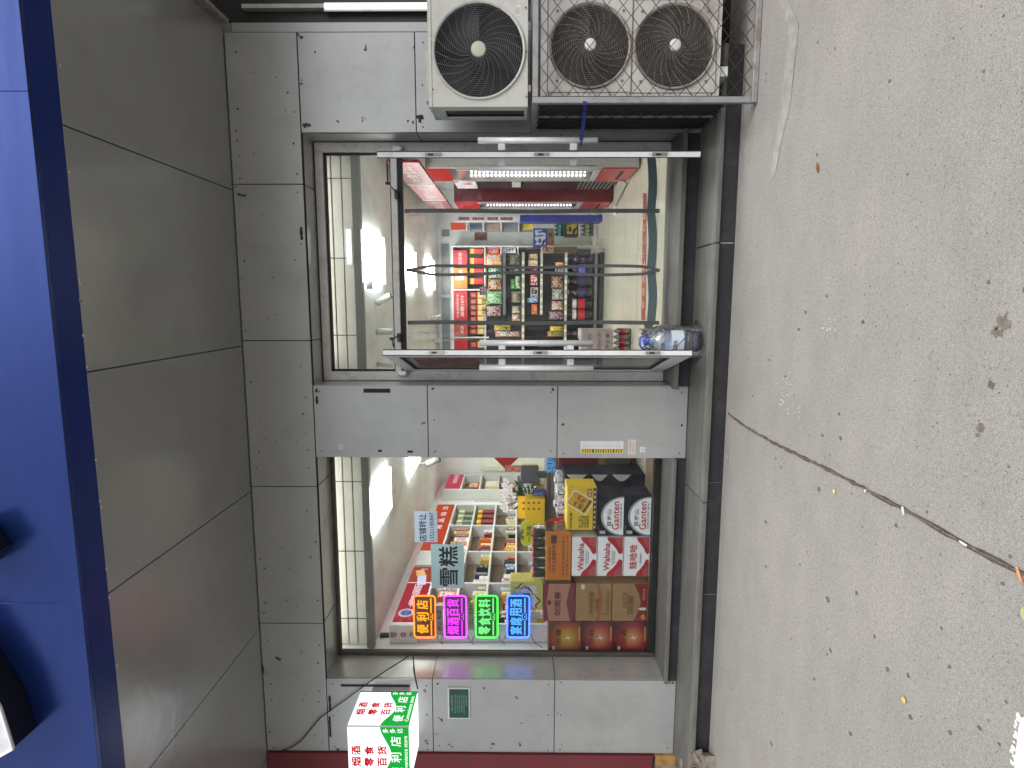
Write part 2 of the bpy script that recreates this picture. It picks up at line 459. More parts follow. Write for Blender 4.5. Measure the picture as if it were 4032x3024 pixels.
gum.build('gum_spots', mat('old_gum', (0.11, 0.11, 0.112, 1), 0.7, var=0.25, scale=30), pav)
st = MB()
for px, py, r in [(3945, 1270, 40), (3925, 1310, 28), (3860, 1690, 22), (3850, 1715, 12)]:
    X, Y = atZ(px, py, 0); blob(st, X, Y, r * math.hypot(X, Y, 1.45) / 2374 * .7, jit=.5, seg=13)
st.build('oil_stain', mat('oil_stain', (0.16, 0.14, 0.115, 1), 0.8, var=0.4, scale=40), pav)
# control joint running away from the steps, packed with grit
jp = [atZ(*p, 0) for p in [(2869, 1629), (2935, 1680), (3050, 1745), (3240, 1838), (3380, 1910), (3560, 2005), (3733, 2102), (3870, 2178), (4032, 2258), (4300, 2400)]]
def strip(wid, z, j):
    mb = MB(); fine = []
    for (a, b) in zip(jp, jp[1:]):
        k = max(2, int((Vector(a) - Vector(b)).length / .035))
        for i in range(k): fine.append((a[0] + (b[0] - a[0]) * i / k, a[1] + (b[1] - a[1]) * i / k))
    L = [(x - wid / 2 + rnd.uniform(-j, j), y, z) for x, y in fine]; Rr = [(x + wid / 2 + rnd.uniform(-j, j), y, z) for x, y in fine]
    for i in range(len(fine) - 1): mb.quad(L[i], Rr[i], Rr[i + 1], L[i + 1])
    return mb
strip(.017, .0025, .004).build('joint_edge', mat('joint_edge_dark', (0.07, 0.058, 0.045, 1), 0.9, var=0.5, scale=40), pav)
strip(.008, .0045, .003).build('joint_filler', mat('joint_filler', (0.13, 0.108, 0.08, 1), 0.9, var=0.6, scale=45), pav)
for (pth, wd, nm, col) in [([(3078, -40), (3105, 60), (3128, 140), (3110, 260), (3095, 420), (3065, 560), (3042, 700)], .05, 'pale_streak', (0.31, 0.305, 0.29, 1)),
                           ([(3105, 20), (3140, 100), (3125, 200), (3118, 330)], .02, 'pale_streak', (0.31, 0.305, 0.29, 1))]:
    mb = MB(); pts = [atZ(*p, 0) for p in pth]; n_ = len(pts)
    wds = [wd * (0.35 + 0.9 * math.sin(math.pi * (i + .4) / n_)) for i in range(n_)]
    zs = .0022 if wd > .03 else .0036
    for i in range(n_ - 1):
        a, b = pts[i], pts[i + 1]
        mb.quad((a[0], a[1] - wds[i], zs), (b[0], b[1] - wds[i + 1], zs), (b[0], b[1] + wds[i + 1], zs), (a[0], a[1] + wds[i], zs))
    mb.build(nm, mat('pale_lime_streak', col, 0.9, var=0.25, scale=14), pav)
pm = MB()
pts = [atZ(*p, 0) for p in [(4026, 2826), (4014, 2870), (4010, 2920), (4004, 2960), (3998, 3035), (4050, 3060), (4200, 3000), (4150, 2800)]]
pm.prism([(x, y, .002) for x, y in pts], (0, 0, .002))
for i in range(22):
    q = rnd.randrange(4); a, c_ = pts[q], pts[q + 1]; u = rnd.random()
    blob(pm, a[0] + (c_[0] - a[0]) * u, a[1] + (c_[1] - a[1]) * u + rnd.uniform(.006, .016), rnd.uniform(.003, .008), z=.0005 + i * .00004, th=.0008, jit=.5)
pm.build('painted_marking', mat('white_road_paint', (0.74, 0.74, 0.73, 1), 0.7, var=0.2, scale=40), pav)

X0, X1 = -3.76, 3.2
STP = thing('entrance_steps', 'low grey stone steps with dark granite risers along the foot of the shop front', 'steps', (-1, 4.14, 0))
X1 = 1.62
MB().box(X0, X1, 4.14, 4.60, 0.0, 0.106).build('step_riser', M_GRAN, STP)
MB().box(1.63, 3.4, 4.45, 4.6, 0, 1.2).build('void_shade_block', mat('void_shade_black', (.012, .011, .011, 1), .9), STP)  # near-black box standing in for the shaded void past the step end
tr = MB(); tr.bbox(X0, atY(2765, 1979, 4.12)[0] - .003, 4.115, 4.60, .109, .140, .004)
xs_ = [atY(2765, 1979, 4.12)[0], atY(2812, 957, 4.12)[0]]
tr.bbox(xs_[0] + .003, xs_[1] - .003, 4.112, 4.60, .109, .1395, .004); tr.bbox(xs_[1] + .003, X1, 4.115, 4.60, .109, .1402, .004)
tread = tr.build('step_tread', M_STONE, STP)
g = MB()
for yy in (4.135, 4.152, 4.169): g.box(X0, X1, yy, yy + .006, .1392, .1414)
g.build('grip_line', mat('pale_grip_line', (0.19, 0.187, 0.175, 1), 0.6, var=0.3, scale=20, stretch=(.3, 1, 1)), tread)
for px, py, sv in [(2860, 957, .42), (2830, 2340, .12), (2840, 1900, .09)]:
    xx = atY(px, py, 4.14)[0]; MB().box(xx - .002, xx + .002, 4.137, 4.139, .01, .1).build('pale_seam', mat('pale_seam_%d' % (sv * 100), (sv, sv, sv, 1), 0.8), tread)
MB().box(-.65, 1.197, 4.55, 4.86, .142, .236).build('step_riser', M_GRAN, STP)
MB().bbox(-.67, 1.22, 4.505, 4.96, .239, .276, .004).build('door_sill', M_STONE, STP)
MB().box(-3.097, -1.228, 4.572, 4.90, .142, .214).build('step_riser', M_GRAN, STP)
MB().bbox(-3.11, -1.22, 4.545, 4.905, .217, .247, .004).build('window_sill', M_STONE, STP)
# crumbled end of the kerb at the red wall
rb = MB()
rb.prism([(-3.765, 4.575, .001), (-3.36, 4.108, .001), (-3.30, 4.0, .001), (-3.5, 3.93, .001), (-4.8, 3.9, .001), (-4.8, 4.54, .001)], (0, 0, .085))
for i in range(130):
    u = rnd.random(); v = abs(rnd.gauss(0, .5))
    x = -3.33 - .44 * u - v * .5 + rnd.uniform(-.02, .02); y = 4.07 + .47 * u - v * .35 + rnd.uniform(-.05, .03); s = rnd.uniform(.010, .042); z = rnd.uniform(.03, .125)
    y = max(y, 3.96)
    rb.add([Vector((x, y, z)) + Vector((a * s * rnd.uniform(.5, 1.3), b * s * rnd.uniform(.5, 1.3), c * s * rnd.uniform(.5, 1))) for a in (-1, 1) for b in (-1, 1) for c in (-1, 1)],
           [(0, 1, 3, 2), (4, 6, 7, 5), (0, 4, 5, 1), (2, 3, 7, 6), (0, 2, 6, 4), (1, 5, 7, 3)])
struct(rb, 'kerb_rubble', mat('broken_concrete', (0.20, 0.17, 0.145, 1), 0.95, var=0.55, scale=22, bump=.004, bscale=60))

# ================================================================== the shop building
SHOP = thing('shop_building', 'grey metal clad shop front under a blue fascia, with glass doors and a display window', 'building', (-.9, F, 0))
def panel(x0, x1, z0, z1, y=F, th=.018, name='cladding_panel', m=M_PANEL, g=.003):
    return MB().bbox(x0 + g, x1 - g, y, y + th, z0 + g, z1 - g, .0015).build(name, m, SHOP)
LX = [-3.762, -2.614, -1.461, -.311, .839, 1.884]
for a, b in zip(LX, LX[1:]): panel(a, b, 3.03, 3.55, F - .002)
zA, zB = atY(1706, 2900, F)[1], atY(2182, 2900, F)[1]
for a, b in zip([.142, zB, zA, 3.028], [zB, zA, 3.028]): panel(-3.762, -3.10, a, b)
for a, b in zip([.142, 1.143, 2.146], [1.143, 2.146, 3.028]): panel(-1.225, -.653, a, b)
for a, b in zip([.142, 1.14, 2.19], [1.14, 2.19, 3.028]): panel(1.20, 1.884, a, b)
panel(1.886, 1.956, .142, 3.50, F + .012)
b = MB(); b.box(-3.76, -3.10, F + .02, 4.95, .14, 3.6); b.box(-1.225, -.653, F + .02, 4.95, .14, 3.03); b.box(1.20, 1.956, F + .032, 4.95, .14, 3.6); b.box(-3.10, 1.20, F + .02, 4.95, 3.03, 3.6)
b.build('reveal', M_REVEAL, SHOP)
j = MB()
for x in LX[1:-1]: j.box(x - .004, x + .004, F + .002, F + .016, 3.03, 3.55)
j.box(-3.76, 1.884, F + .004, F + .015, 3.022, 3.036)
for xa, xb, zz in [(-3.76, -3.1, (zA, zB)), (-1.225, -.653, (1.143, 2.146)), (1.2, 1.884, (1.14, 2.19))]:
    for z in zz: j.box(xa + .003, xb - .003, F + .003, F + .016, z - .004, z + .004)
for z in (zA, zB): j.box(-3.1, -3.096, F + .022, 4.9, z - .002, z + .002)
for z in (1.14, 2.19): j.box(1.196, 1.2, F + .034, 4.83, z - .002, z + .002)
for x in LX[1:-1]: j.box(x - .003, x + .003, F + .022, 4.9, 3.027, 3.031)
for x in (-3.1, ): j.box(x - .006, x + .006, F - .004, F - .001, 3.02, 3.028)
j.build('joint', M_JOINT, SHOP)
# screw heads, glue marks and scraped paint on the panels
SCREW = mat('dark_screw', (0.03, 0.028, 0.026, 1), 0.6); NSC = [0]
class SC_:
    def disc(self, *a):
        NSC[0] += 1
        if NSC[0] <= 100: MB().disc(*a).build('panel_screw', SCREW, SHOP)
sc = SC_()
M_SCR = mat('scraped_paint', (0.045, 0.042, 0.04, 1), 0.8, var=.4, scale=60)
def scrape(px, py, r, y=F - .0025):
    X, Z = atY(px, py, F); 
    for k in range(3):
        fl = MB(); blob(fl, X + rnd.uniform(-r, r), Z + rnd.uniform(-r, r), r * rnd.uniform(.25, .65), n='Y', z=y - k * .0002, jit=.6, st=rnd.uniform(.4, 1.4), seg=8); fl.build('scrape_stain', M_SCR, SHOP)
for a, bb in zip(LX, LX[1:]):
    for k in range(9):
        for z in (3.09, 3.50):
            if rnd.random() < .5: sc.disc((a + .05 + (bb - a - .1) * (k + rnd.uniform(-.3, .3)) / 8, F - .0035, z + rnd.uniform(-.03, .03)), rnd.uniform(.005, .008), 7)
    for k in range(4):
        sc.disc((a + rnd.uniform(.05, 1), F - .0035, rnd.uniform(3.12, 3.48)), .005, 6)
for xa, xb, zz in [(-3.762, -3.1, (.142, zB, zA, 3.028)), (-1.225, -.653, (.142, 1.143, 2.146, 3.028)), (1.2, 1.884, (.142, 1.14, 2.19, 3.028))]:
    for z0, z1 in zip(zz, zz[1:]):
        for xx in (xa + .04, (xa + xb) / 2, xb - .04):
            for z in (z0 + .05, z1 - .05):
                if rnd.random() < .7: sc.disc((xx + rnd.uniform(-.02, .02), F - .0018, z), .006, 7)
                if rnd.random() < .3: blob(MB(), xx + rnd.uniform(-.04, .04), z + rnd.uniform(-.03, .03), rnd.uniform(.005, .012), n='Y', z=F - .0012, jit=.6, seg=8).build('scrape_stain', M_SCR, SHOP)
for px, py, r in [(1655, 470, .03), (1615, 478, .022), (1205, 490, .02), (1218, 500, .015), (1430, 470, .012), (1330, 480, .010), (1187, 330, .012), (1625, 190, .012), (1180, 140, .014), (1240, 205, .01), (1440, 190, .02),
                  (1906, 2712, .012), (2034, 2744, .01), (1935, 2936, .02), (1775, 2935, .014), (2045, 2930, .014), (1716, 2890, .012), (1675, 2720, .012), (1680, 2920, .016), (2052, 2848, .008)]: scrape(px, py, r)
for px, py, dx, dy in [(938, 763, .06, .012), (1035, 2620, .012, .05), (1088, 2586, .04, .018)]:
    X, Z = atY(px, py, F); MB().tube([(X, F - .004, Z), (X - dy, F - .010, Z - dx * .5), (X - dy * 1.2, F - .012, Z - dx)], .006, 5).build('loose_flap', M_SCR, SHOP)
for (a, b_, c, d) in [(1432, 1530, 1537, 1546), (1183, 895, 1192, 945), (1245, 1560, 1252, 1590), (1605, 1774, 1626, 1782), (1490, 1771, 1503, 1779), (1343, 2695, 1612, 2703), (1296, 2740, 1303, 2800), (1297, 2820, 1303, 2900), (1243, 1530, 1250, 1545)]:
    x0, x1, z0, z1 = rectY(a, c, b_, d, F); n_ = 7
    up = [(x0 + (x1 - x0) * i / n_, F - .003, z1 + rnd.uniform(-.002, .004)) for i in range(n_ + 1)]; lo = [(x0 + (x1 - x0) * i / n_, F - .003, z0 + rnd.uniform(-.004, .002)) for i in range(n_ + 1)]
    MB().prism(up + lo[::-1], (0, -.002, 0)).build('tape_strip', M_TAPE, SHOP)

# soffit and blue fascia
SX = [-5.2, -3.81, -2.662, -1.50, -.353, .797, 1.93]
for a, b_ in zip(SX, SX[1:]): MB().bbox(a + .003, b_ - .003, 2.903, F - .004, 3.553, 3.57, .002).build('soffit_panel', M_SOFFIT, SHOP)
MB().box(-5.2, 1.93, 2.9, F + .3, 3.574, 3.70).build('soffit_backing', M_JOINT, SHOP)
bf = [-5.2, atY(60, 2373, 2.71)[0], atY(50, 360, 2.71)[0], 3.2]
for a, b_ in zip(bf, bf[1:]): MB().bbox(a + .0006, b_ - .0006, 2.706, 2.73, 3.546, 4.9, .0012).build('blue_fascia', M_BLUE, SHOP)
MB().bbox(-5.2, 3.2, 2.732, 2.897, 3.548, 3.60, .003).build('fascia_lip', M_BLUEDK, SHOP)
k = MB(); k.box(-5.2, 3.2, 2.74, 2.90, 3.61, 4.9); k.box(-5.2, 3.2, 2.9, 4.9, 4.1, 4.9); k.build('roof_mass', M_JOINT, SHOP)
for i in range(18):
    ch = MB(); x = rnd.uniform(-2.6, 1.2); blob(ch, x, 2.9 + rnd.uniform(-.006, .01), rnd.uniform(.004, .010), z=3.5465, th=.001, jit=.5); ch.build('paint_chip', mat('paint_chip', (.35, .33, .3, 1), .8), SHOP)
# dark passage at the right end
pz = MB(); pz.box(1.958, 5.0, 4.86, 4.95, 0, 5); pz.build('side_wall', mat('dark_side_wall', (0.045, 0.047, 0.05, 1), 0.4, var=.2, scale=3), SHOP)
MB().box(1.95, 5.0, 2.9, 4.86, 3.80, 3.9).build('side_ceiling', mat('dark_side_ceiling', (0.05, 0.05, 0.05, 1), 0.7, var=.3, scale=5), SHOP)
MB().box(1.932, 1.962, 2.9, 4.56, 3.50, 3.60).build('edge_flashing', mat('worn_flashing', (0.28, 0.26, 0.24, 1), 0.6, var=.3, scale=10, dirt=(.08, .05, .03, 1), dscale=8, damt=.8), SHOP)
x0, x1, z0, z1 = rectY(960, 1690, 24, 40, 4.84)
MB().box(x0, x1, 4.80, 4.858, z0 - .6, z1).build('side_trim', M_GREYAL, SHOP)
x0, x1, z0, z1 = rectY(1278, 1690, 14, 35, 4.79)
lt = thing('strip_light', 'slim white strip light glowing on the dark side wall at the right edge', 'light', (x0, 4.79, z0 - .6))
MB().bbox(x0, x1, 4.77, 4.80, z0 - .6, z1, .004).build('light_tube', emit('strip_light_glow', (1, .98, .95, 1), .9), lt)
MB().box(x0 - .01, x1 + .01, 4.801, 4.812, z0 - .61, z1 + .01).build('light_housing', M_GREYAL, lt)

# door frame and transom
DY = 4.83
zt0, zt1 = atY(1570, 1000, DY)[1], atY(1545, 1000, DY)[1]
f = MB(); f.bbox(1.125, 1.197, DY, DY + .09, .278, 3.027); f.bbox(-.650, -.578, DY, DY + .09, .278, 3.027); f.bbox(-.578, 1.125, DY + .001, DY + .089, 2.962, 3.026)
f.bbox(-.578, 1.125, DY + .002, DY + .088, zt0, zt1)
f.build('door_frame', M_GREYAL, SHOP)
f = MB(); f.box(-.578, 1.125, DY + .02, DY + .07, zt0 - .035, zt0 - .001); f.box(1.105, 1.124, DY + .03, DY + .06, .28, zt0); f.box(-.577, -.560, DY + .03, DY + .06, .28, zt0)
f.box(1.195, 1.199, DY - .006, DY - .001, .28, 3.02); f.box(-.65, 1.197, DY - .006, DY - .001, 3.02, 3.029)
f.build('door_seal', M_BLACK, SHOP)
MB().box(-.578, 1.125, DY + .042, DY + .048, zt1, 2.962).build('transom_glass', M_GLASS, SHOP)
f = MB(); f.box(-.578, 1.125, DY + .03, DY + .06, zt1 + .001, zt1 + .012); f.box(-.578, 1.125, DY + .03, DY + .06, 2.945, 2.961); f.box(-.577, -.562, DY + .03, DY + .06, zt1, 2.96); f.box(1.109, 1.124, DY + .03, DY + .06, zt1, 2.96)
f.build('transom_bead', M_BLACK, SHOP)
ZD0, ZD1 = .292, zt0 - .038
def solveY(px, py, Z):
    d = ray(px, py); t = (Z - 1.45) / d.z; return d.x * t, d.y * t
def door(hx, epx, epy, side, label_extra):
    """leaf from its hinge to the free edge; side = which way the outer face looks"""
    ex, ey = solveY(epx, epy, ZD1); hy = DY + .005
    d = Vector((ex - hx, ey - hy, 0)); W = .855; d.normalize(); nrm = Vector((-d.y, d.x, 0)) * side
    T = lambda p: Vector((hx, hy, 0)) + d * p.x + nrm * p.y + Vector((0, 0, p.z))
    t2 = .022
    fr = MB(T); fr.bbox(0, .07, -t2, t2, ZD0, ZD1, .003); fr.bbox(W - .07, W, -t2, t2, ZD0, ZD1, .003); fr.bbox(.07, W - .07, -t2 + .001, t2 - .001, ZD1 - .085, ZD1 - .001, .003); fr.bbox(.07, W - .07, -t2 + .001, t2 - .001, ZD0 + .001, ZD0 + .11, .003)
    leaf = fr.build('door', M_WHITEAL, SHOP, label_extra)
    MB(T).box(.07, W - .07, -.004, .004, ZD0 + .11, ZD1 - .085).build('door_glass', M_DGLASS, leaf)
    b_ = MB(T)
    for s in (-1, 1):
        y0, y1 = (s * .005, s * .012)
        b_.box(.071, .079, y0, y1, ZD0 + .111, ZD1 - .086); b_.box(W - .079, W - .071, y0, y1, ZD0 + .111, ZD1 - .086)
        b_.box(.079, W - .079, y0, y1, ZD1 - .096, ZD1 - .087); b_.box(.079, W - .079, y0, y1, ZD0 + .112, ZD0 + .121)
    b_.box(W + .0005, W + .003, -t2, -t2 + .006, ZD0, ZD1); b_.box(W + .0005, W + .003, t2 - .006, t2, ZD0, ZD1)
    b_.build('glazing_bead', M_BLACK, leaf)
    zt, zb = atY(1882, 600, 4.1)[1], atY(2352, 600, 4.1)[1]; hs_ = W - .115
    for s in (-1, 1):
        h = MB(T); h.lathe((hs_, s * .085, 0), [(.001, zb), (.021, zb + .001), (.021, zt - .001), (.001, zt)], 14)
        for z in (zt - .155, zb + .155): h.bbox(hs_ - .012, hs_ + .012, s * .024, s * .070, z - .024, z + .024, .004)
        h.build('pull_handle', M_WHITEAL, leaf)
    for z, hh in ((ZD1 - .36, .055), (1.30, .05), (ZD0 + .26, .05)):
        lk = MB(T); lk.bbox(W + .0005, W + .003, -.011, .011, z - hh, z + hh, .001); lk.disc((W + .001, 0, z - hh - .013), .004, 6, 'X', .002); lk.disc((W + .001, 0, z + hh + .013), .004, 6, 'X', .002)
        lk.build('edge_lock', mat('lock_plate', (.32, .31, .30, 1), .35, .8), leaf)
    for z in (ZD1 - .34, 1.31, ZD0 + .27): MB(T).bbox(W + .0032, W + .0045, -.006, .006, z - .02, z + .015, .0005).build('lock_slot', M_BLACK, leaf)
    pv = MB(T); pv.bbox(.01, .075, t2 + .001, t2 + .045, ZD1 - .02, ZD1 + .06, .012); pv.build('pivot_hinge', M_WHITEAL, leaf)
    return leaf, T, W
dR, TR, WR = door(1.105, 1471, 609, 1, 'door leaf swung out almost edge on, tied back with a blue strap')
dL, TL, WL = door(-.555, 1490, 1376, -1, 'door leaf swung out with a dark red notice on its glass')
n_ = MB(TL); n_.box(.18, .62, .0055, .0065, ZD1 - .62, ZD1 - .16); n_.build('red_notice', printed('red_notice_print', [rgb(70, 14, 20), rgb(95, 25, 30), rgb(120, 90, 88)], 16), dL)
# arm-type door closers on the transom rail
for (ax, ay, bx, by, cx, cy) in [(1560, 757, 1527, 722, 1524, 640), (1571, 1322, 1543, 1334, 1550, 1365)]:
    P = [Vector((atY(q, r, Y_)[0], Y_, atY(q, r, Y_)[1])) for (q, r, Y_) in ((ax, ay, 4.81), (bx, by, 4.6), (cx, cy, 4.45))]
    c = MB(); c.tube(P, .006, 6); c.lathe(P[1] - Vector((0, 0, .015)), [(.012, 0), (.012, .03)], 10); c.bbox(P[0].x - .05, P[0].x + .02, 4.80, 4.828, P[0].z - .014, P[0].z + .014)
    c.build('door_closer', mat('dark_metal', (.06, .06, .06, 1), .4, .7), SHOP)

# display window
wz0, wz1 = atY(2592, 2200, 4.905)[1], atY(2566, 2200, 4.91)[1]
f = MB(); f.bbox(-3.099, -3.060, 4.905, 4.95, .25, 3.027); f.bbox(-3.06, -1.226, 4.906, 4.949, 2.995, 3.026); f.build('window_frame', mat('brown_window_frame', (.085, .075, .062, 1), .5, .3, var=.3, scale=8), SHOP)
f = MB(); f.bbox(-3.06, -1.226, 4.904, 4.95, .249, wz1, .003); f.build('window_base', mat('black_window_base', (.013, .015, .015, 1), .35, var=.3, scale=20), SHOP)
MB().box(-3.06, -1.226, 4.925, 4.933, wz1, 2.995).build('window_glass', M_GLASS, SHOP)
# ================================================================== neighbour at the left
NB = thing('red_wall', 'dull red panelled wall of the next shop with a rusty base, at the left edge', 'wall', (-4.6, 4.56, 0))
zr = atY(2577, 2985, 4.56)[1]
m_red = mat('dull_red_panel', (0.15, 0.018, 0.024, 1), 0.5, var=.12, scale=3, dirt=(.07, .03, .03, 1), dscale=5, damt=.7)
MB().bbox(-6.5, -3.768, 4.555, 4.62, zr, 3.547).build('red_panel', m_red, NB)
MB().box(-6.5, -3.768, 4.55, 4.554, zr + .002, zr + .02).build('panel_edge', M_JOINT, NB)
MB().bbox(-3.86, -3.768, 4.556, 4.60, .12, zr - .004).build('rusty_angle', mat('rusty_yellow_paint', (.36, .21, .06, 1), .8, var=.4, scale=10, dirt=(.09, .04, .02, 1), dscale=12, damt=.9), NB)
b = MB(); b.box(-6.5, -3.865, 4.58, 4.62, .12, zr - .005); b.build('tiled_base', mat('grey_tile_base', (.26, .25, .23, 1), .7, var=.2, scale=6, dirt=(.1, .08, .06, 1), dscale=6, damt=.8), NB)
b = MB()
for x in (-3.93, -4.13, -4.33): b.box(x - .002, x + .002, 4.576, 4.579, .13, zr - .01)
for z in (.25, .38): b.box(-6, -3.87, 4.5755, 4.5785, z - .002, z + .002)
b.build('tile_joint', M_JOINT, NB)
MB().box(-6.5, -3.80, 4.56, 4.62, 0, .118).build('rough_plinth', mat('rough_plinth', (.13, .115, .10, 1), .95, var=.4, scale=12, bump=.004, bscale=40), NB)

# ================================================================== lit box sign
bz0, bz1 = 2.256, 2.722
BX1, BX0, BY0, BY1 = -3.160, -3.63, 4.10, 4.50
LB = thing('light_box_sign', 'glowing white and green box sign jutting from the wall beside the red panel', 'sign', (BX1, BY1, bz0))
E_W = emit('sign_white_glow', (.95, .97, 1, 1), 1.1); E_G = emit('sign_green_glow', (0.012, .40, .05, 1), .75); E_R = emit('sign_red_glow', (.62, .008, .02, 1), .62); E_WT = emit('sign_lettering_glow', (.95, 1, .95, 1), .9)
MB().bbox(BX0, BX1, BY0, BY1, bz0, bz1, .006).build('glowing_box', E_W, LB)
for (x, y) in ((BX1, BY0), (BX0, BY0)): MB().bbox(x - .004, x + .004, y - .004, y + .004, bz0 - .003, bz1 + .003, .001).build('corner_trim', flat(200, 203, 208, .5), LB)
for x in (BX1 - .05, BX0 + .02): MB().box(x, x + .03, BY1 + .001, 4.577, bz0 + .08, bz1 - .08).build('wall_bracket', M_GREYAL, LB)
MB().box(BX1 - .002, BX1 + .003, BY1 - .002, BY1 + .003, bz0 - .004, bz1 + .004).build('dark_rear_edge', M_BLACK, LB)
def sign_face(O, right, Wd, nrm):
    """one printed face: O = lower left corner"""
    O = Vector(O); r = Vector(right); n = Vector(nrm); H = bz1 - bz0
    P = lambda s, t, l=.001: O + r * (s * Wd) + Vector((0, 0, t * H)) + n * l
    g = MB(); N = 28; top = []
    for i in range(N + 1):
        s = i / N
        top.append((s, .385 + .085 * math.cos(2 * math.pi * s)))
    for (a, ta), (b, tb) in zip(top, top[1:]): g.quad(P(a, .005), P(b, .005), P(b, tb), P(a, ta))
    g.build('green_wave', E_G, LB)
    tm = MB()
    for s0, t0, ch in [(.38, .845, '烟'), (.58, .845, '酒'), (.38, .635, '零'), (.58, .635, '食'), (.38, .425, '百'), (.58, .425, '货')]:
        text_mb(ch, P(s0, t0 + .02), .155 * Wd, .145 * H, r, (0, 0, 1), lift=.003, bold=.05, mb=tm)
    tm.build('red_lettering', E_R, LB)
    tm = MB()
    for s0, t0, ch in [(.20, .21, '便'), (.46, .22, '利'), (.74, .22, '店')]: text_mb(ch, P(s0, t0), .17 * Wd, .165 * H, r, (0, 0, 1), lift=.004, bold=.02, mb=tm)
    for t0, ch in [(.40, '多'), (.285, '多'), (.17, '达')]: text_mb(ch, P(.93, t0 - .02), .08 * Wd, .09 * H, r, (0, 0, 1), lift=.004, bold=.015, mb=tm)
    text_mb('Convenience store', P(.48, .065), .72 * Wd, .065 * H, r, (0, 0, 1), lift=.004, bold=.012, mb=tm)
    tm.build('white_lettering', E_WT, LB)
sign_face((BX1, BY0, bz0), (0, 1, 0), BY1 - BY0, (1, 0, 0))
sign_face((BX0, BY0, bz0), (1, 0, 0), BX1 - BX0, (0, -1, 0))

# loose cable from the window corner over the wall to the soffit
def wire(name, pts, r, label, m=M_BLACK):
    return single(MB().tube(pts, r, 6), name, m, label, 'cable')
cab = [(1615, 2575, 4.80), (1600, 2590, 4.60), (1520, 2640, 4.565), (1426, 2706, 4.56), (1360, 2755, 4.56), (1303, 2795, 4.56), (1262, 2825, 4.562), (1228, 2865, 4.565), (1185, 2918, 4.562), (1150, 2942, 4.565), (1105, 2958, 4.56)]
wire('cable', [Vector((atY(a, b_, Y_)[0], Y_, atY(a, b_, Y_)[1])) for a, b_, Y_ in cab], .005, 'thin black cable sagging from the window corner behind the box sign to the soffit')
cab = [(1627, 2585, 4.82), (1633, 2660, 4.62), (1645, 2712, 4.50)]
wire('cable', [Vector((atY(a, b_, Y_)[0], Y_, atY(a, b_, Y_)[1])) for a, b_, Y_ in cab], .006, 'short black cable running along the window reveal into the box sign')

# green plaque and stickers
x0, x1, z0, z1 = rectY(1764, 1851, 2705, 2827, F)
pl = thing('wall_plaque', 'small dark green notice plaque in a white frame on the left wall panel', 'plaque', (x0, F, z0))
MB().bbox(x0, x1, F - .012, F - .001, z0, z1, .003).build('frame', flat(205, 208, 205, .4), pl)
MB().box(x0 + .012, x1 - .012, F - .0145, F - .0125, z0 + .012, z1 - .012).build('green_plate', mat('green_plate', (.012, .07, .05, 1), .35, var=.2, scale=10), pl)
t = MB(); cx = (x0 + x1) / 2
text_mb('门前三包责任牌', (cx, F - .015, z1 - .035), .15, .018, mb=t)
for i in range(5): text_mb('保持环境整洁卫生维护公共秩序', (cx, F - .015, z1 - .062 - i * .018), .17 - .02 * (i % 2), .010, mb=t)
text_mb('监督电话', (cx + .03, F - .015, z0 + .03), .09, .011, mb=t)
t.build('lettering', flat(150, 180, 165, .5), pl)
x0, x1, z0, z1 = rectY(2285, 2454, 1737, 1784, F)
stk = thing('warning_label', 'tall white and yellow strip label with black bars on the middle pillar', 'label', (x0, F, z0))
MB().box(x0, x1, F - .002, F - .0005, z0, z1).build('paper', flat(214, 214, 216, .5), stk)
w_ = x1 - x0
MB().box(x0 + .003, x0 + w_ * .36, F - .0032, F - .0022, z0 + .002, z1 - .002).build('yellow_band', flat(205, 180, 50, .5), stk)
t = MB()
z = z0 + .012
for wd in (6, 6, 6, 10, 6, 6, 5, 8, 6, 6, 6, 12, 6, 6, 5, 5):
    t.box(x0 + .004, x0 + w_ * .35, F - .0042, F - .0034, z, z + wd * .0011); z += wd * .0011 + .0125
t.build('black_bar', flat(38, 34, 18, .6), stk)
t = MB()
for i in range(26):
    zz = z1 - .02 - i * (z1 - z0 - .04) / 25
    t.box(x0 + w_ * rnd.uniform(.44, .5), x0 + w_ * rnd.uniform(.70, .8), F - .0032, F - .0022, zz - .0022, zz)
    t.box(x0 + w_ * .83, x0 + w_ * rnd.uniform(.88, .95), F - .0032, F - .0022, zz - .0022, zz)
t.build('fine_print', flat(150, 152, 158, .6), stk)
x0, x1, z0, z1 = rectY(2473, 2503, 1731, 1789, F)
s2 = thing('cream_sticker', 'small cream sticker with faint red print low on the middle pillar', 'sticker', (x0, F, z0))
MB().box(x0, x1, F - .002, F - .0005, z0, z1).build('paper', flat(205, 200, 188, .5), s2)
t = text_mb('扫码申领', ((x0 + x1) / 2, F - .0022, (z0 + z1) / 2 + .012), (x1 - x0) * .8, .016); text_mb('服务电话', ((x0 + x1) / 2, F - .0022, (z0 + z1) / 2 - .012), (x1 - x0) * .7, .012, mb=t)
t.build('faint_print', flat(165, 120, 110, .6), s2)
for (a, b_, c, d), lab in [((2519, 1760, 2541, 1781), 'tiny white square sticker near the foot of the middle pillar'), ((1332, 1750, 1352, 1771), 'tiny pale square sticker near the top of the middle pillar'), ((0, 0, 0, 0), None)]:
    if not lab: continue
    x0, x1, z0, z1 = rectY(a, c, b_, d, F)
    b = MB(); hx, hz = (x1 - x0) / 2 - .0015, (z1 - z0) / 2 - .0015
    for i in (0, 1):
        for k in (0, 1): b.bbox(x0 + i * (hx + .003), x0 + i * (hx + .003) + hx, F - .002, F - .0005, z0 + k * (hz + .003), z0 + k * (hz + .003) + hz, .004)
    single(b, 'square_sticker', flat(208, 210, 212, .5), lab, 'sticker')

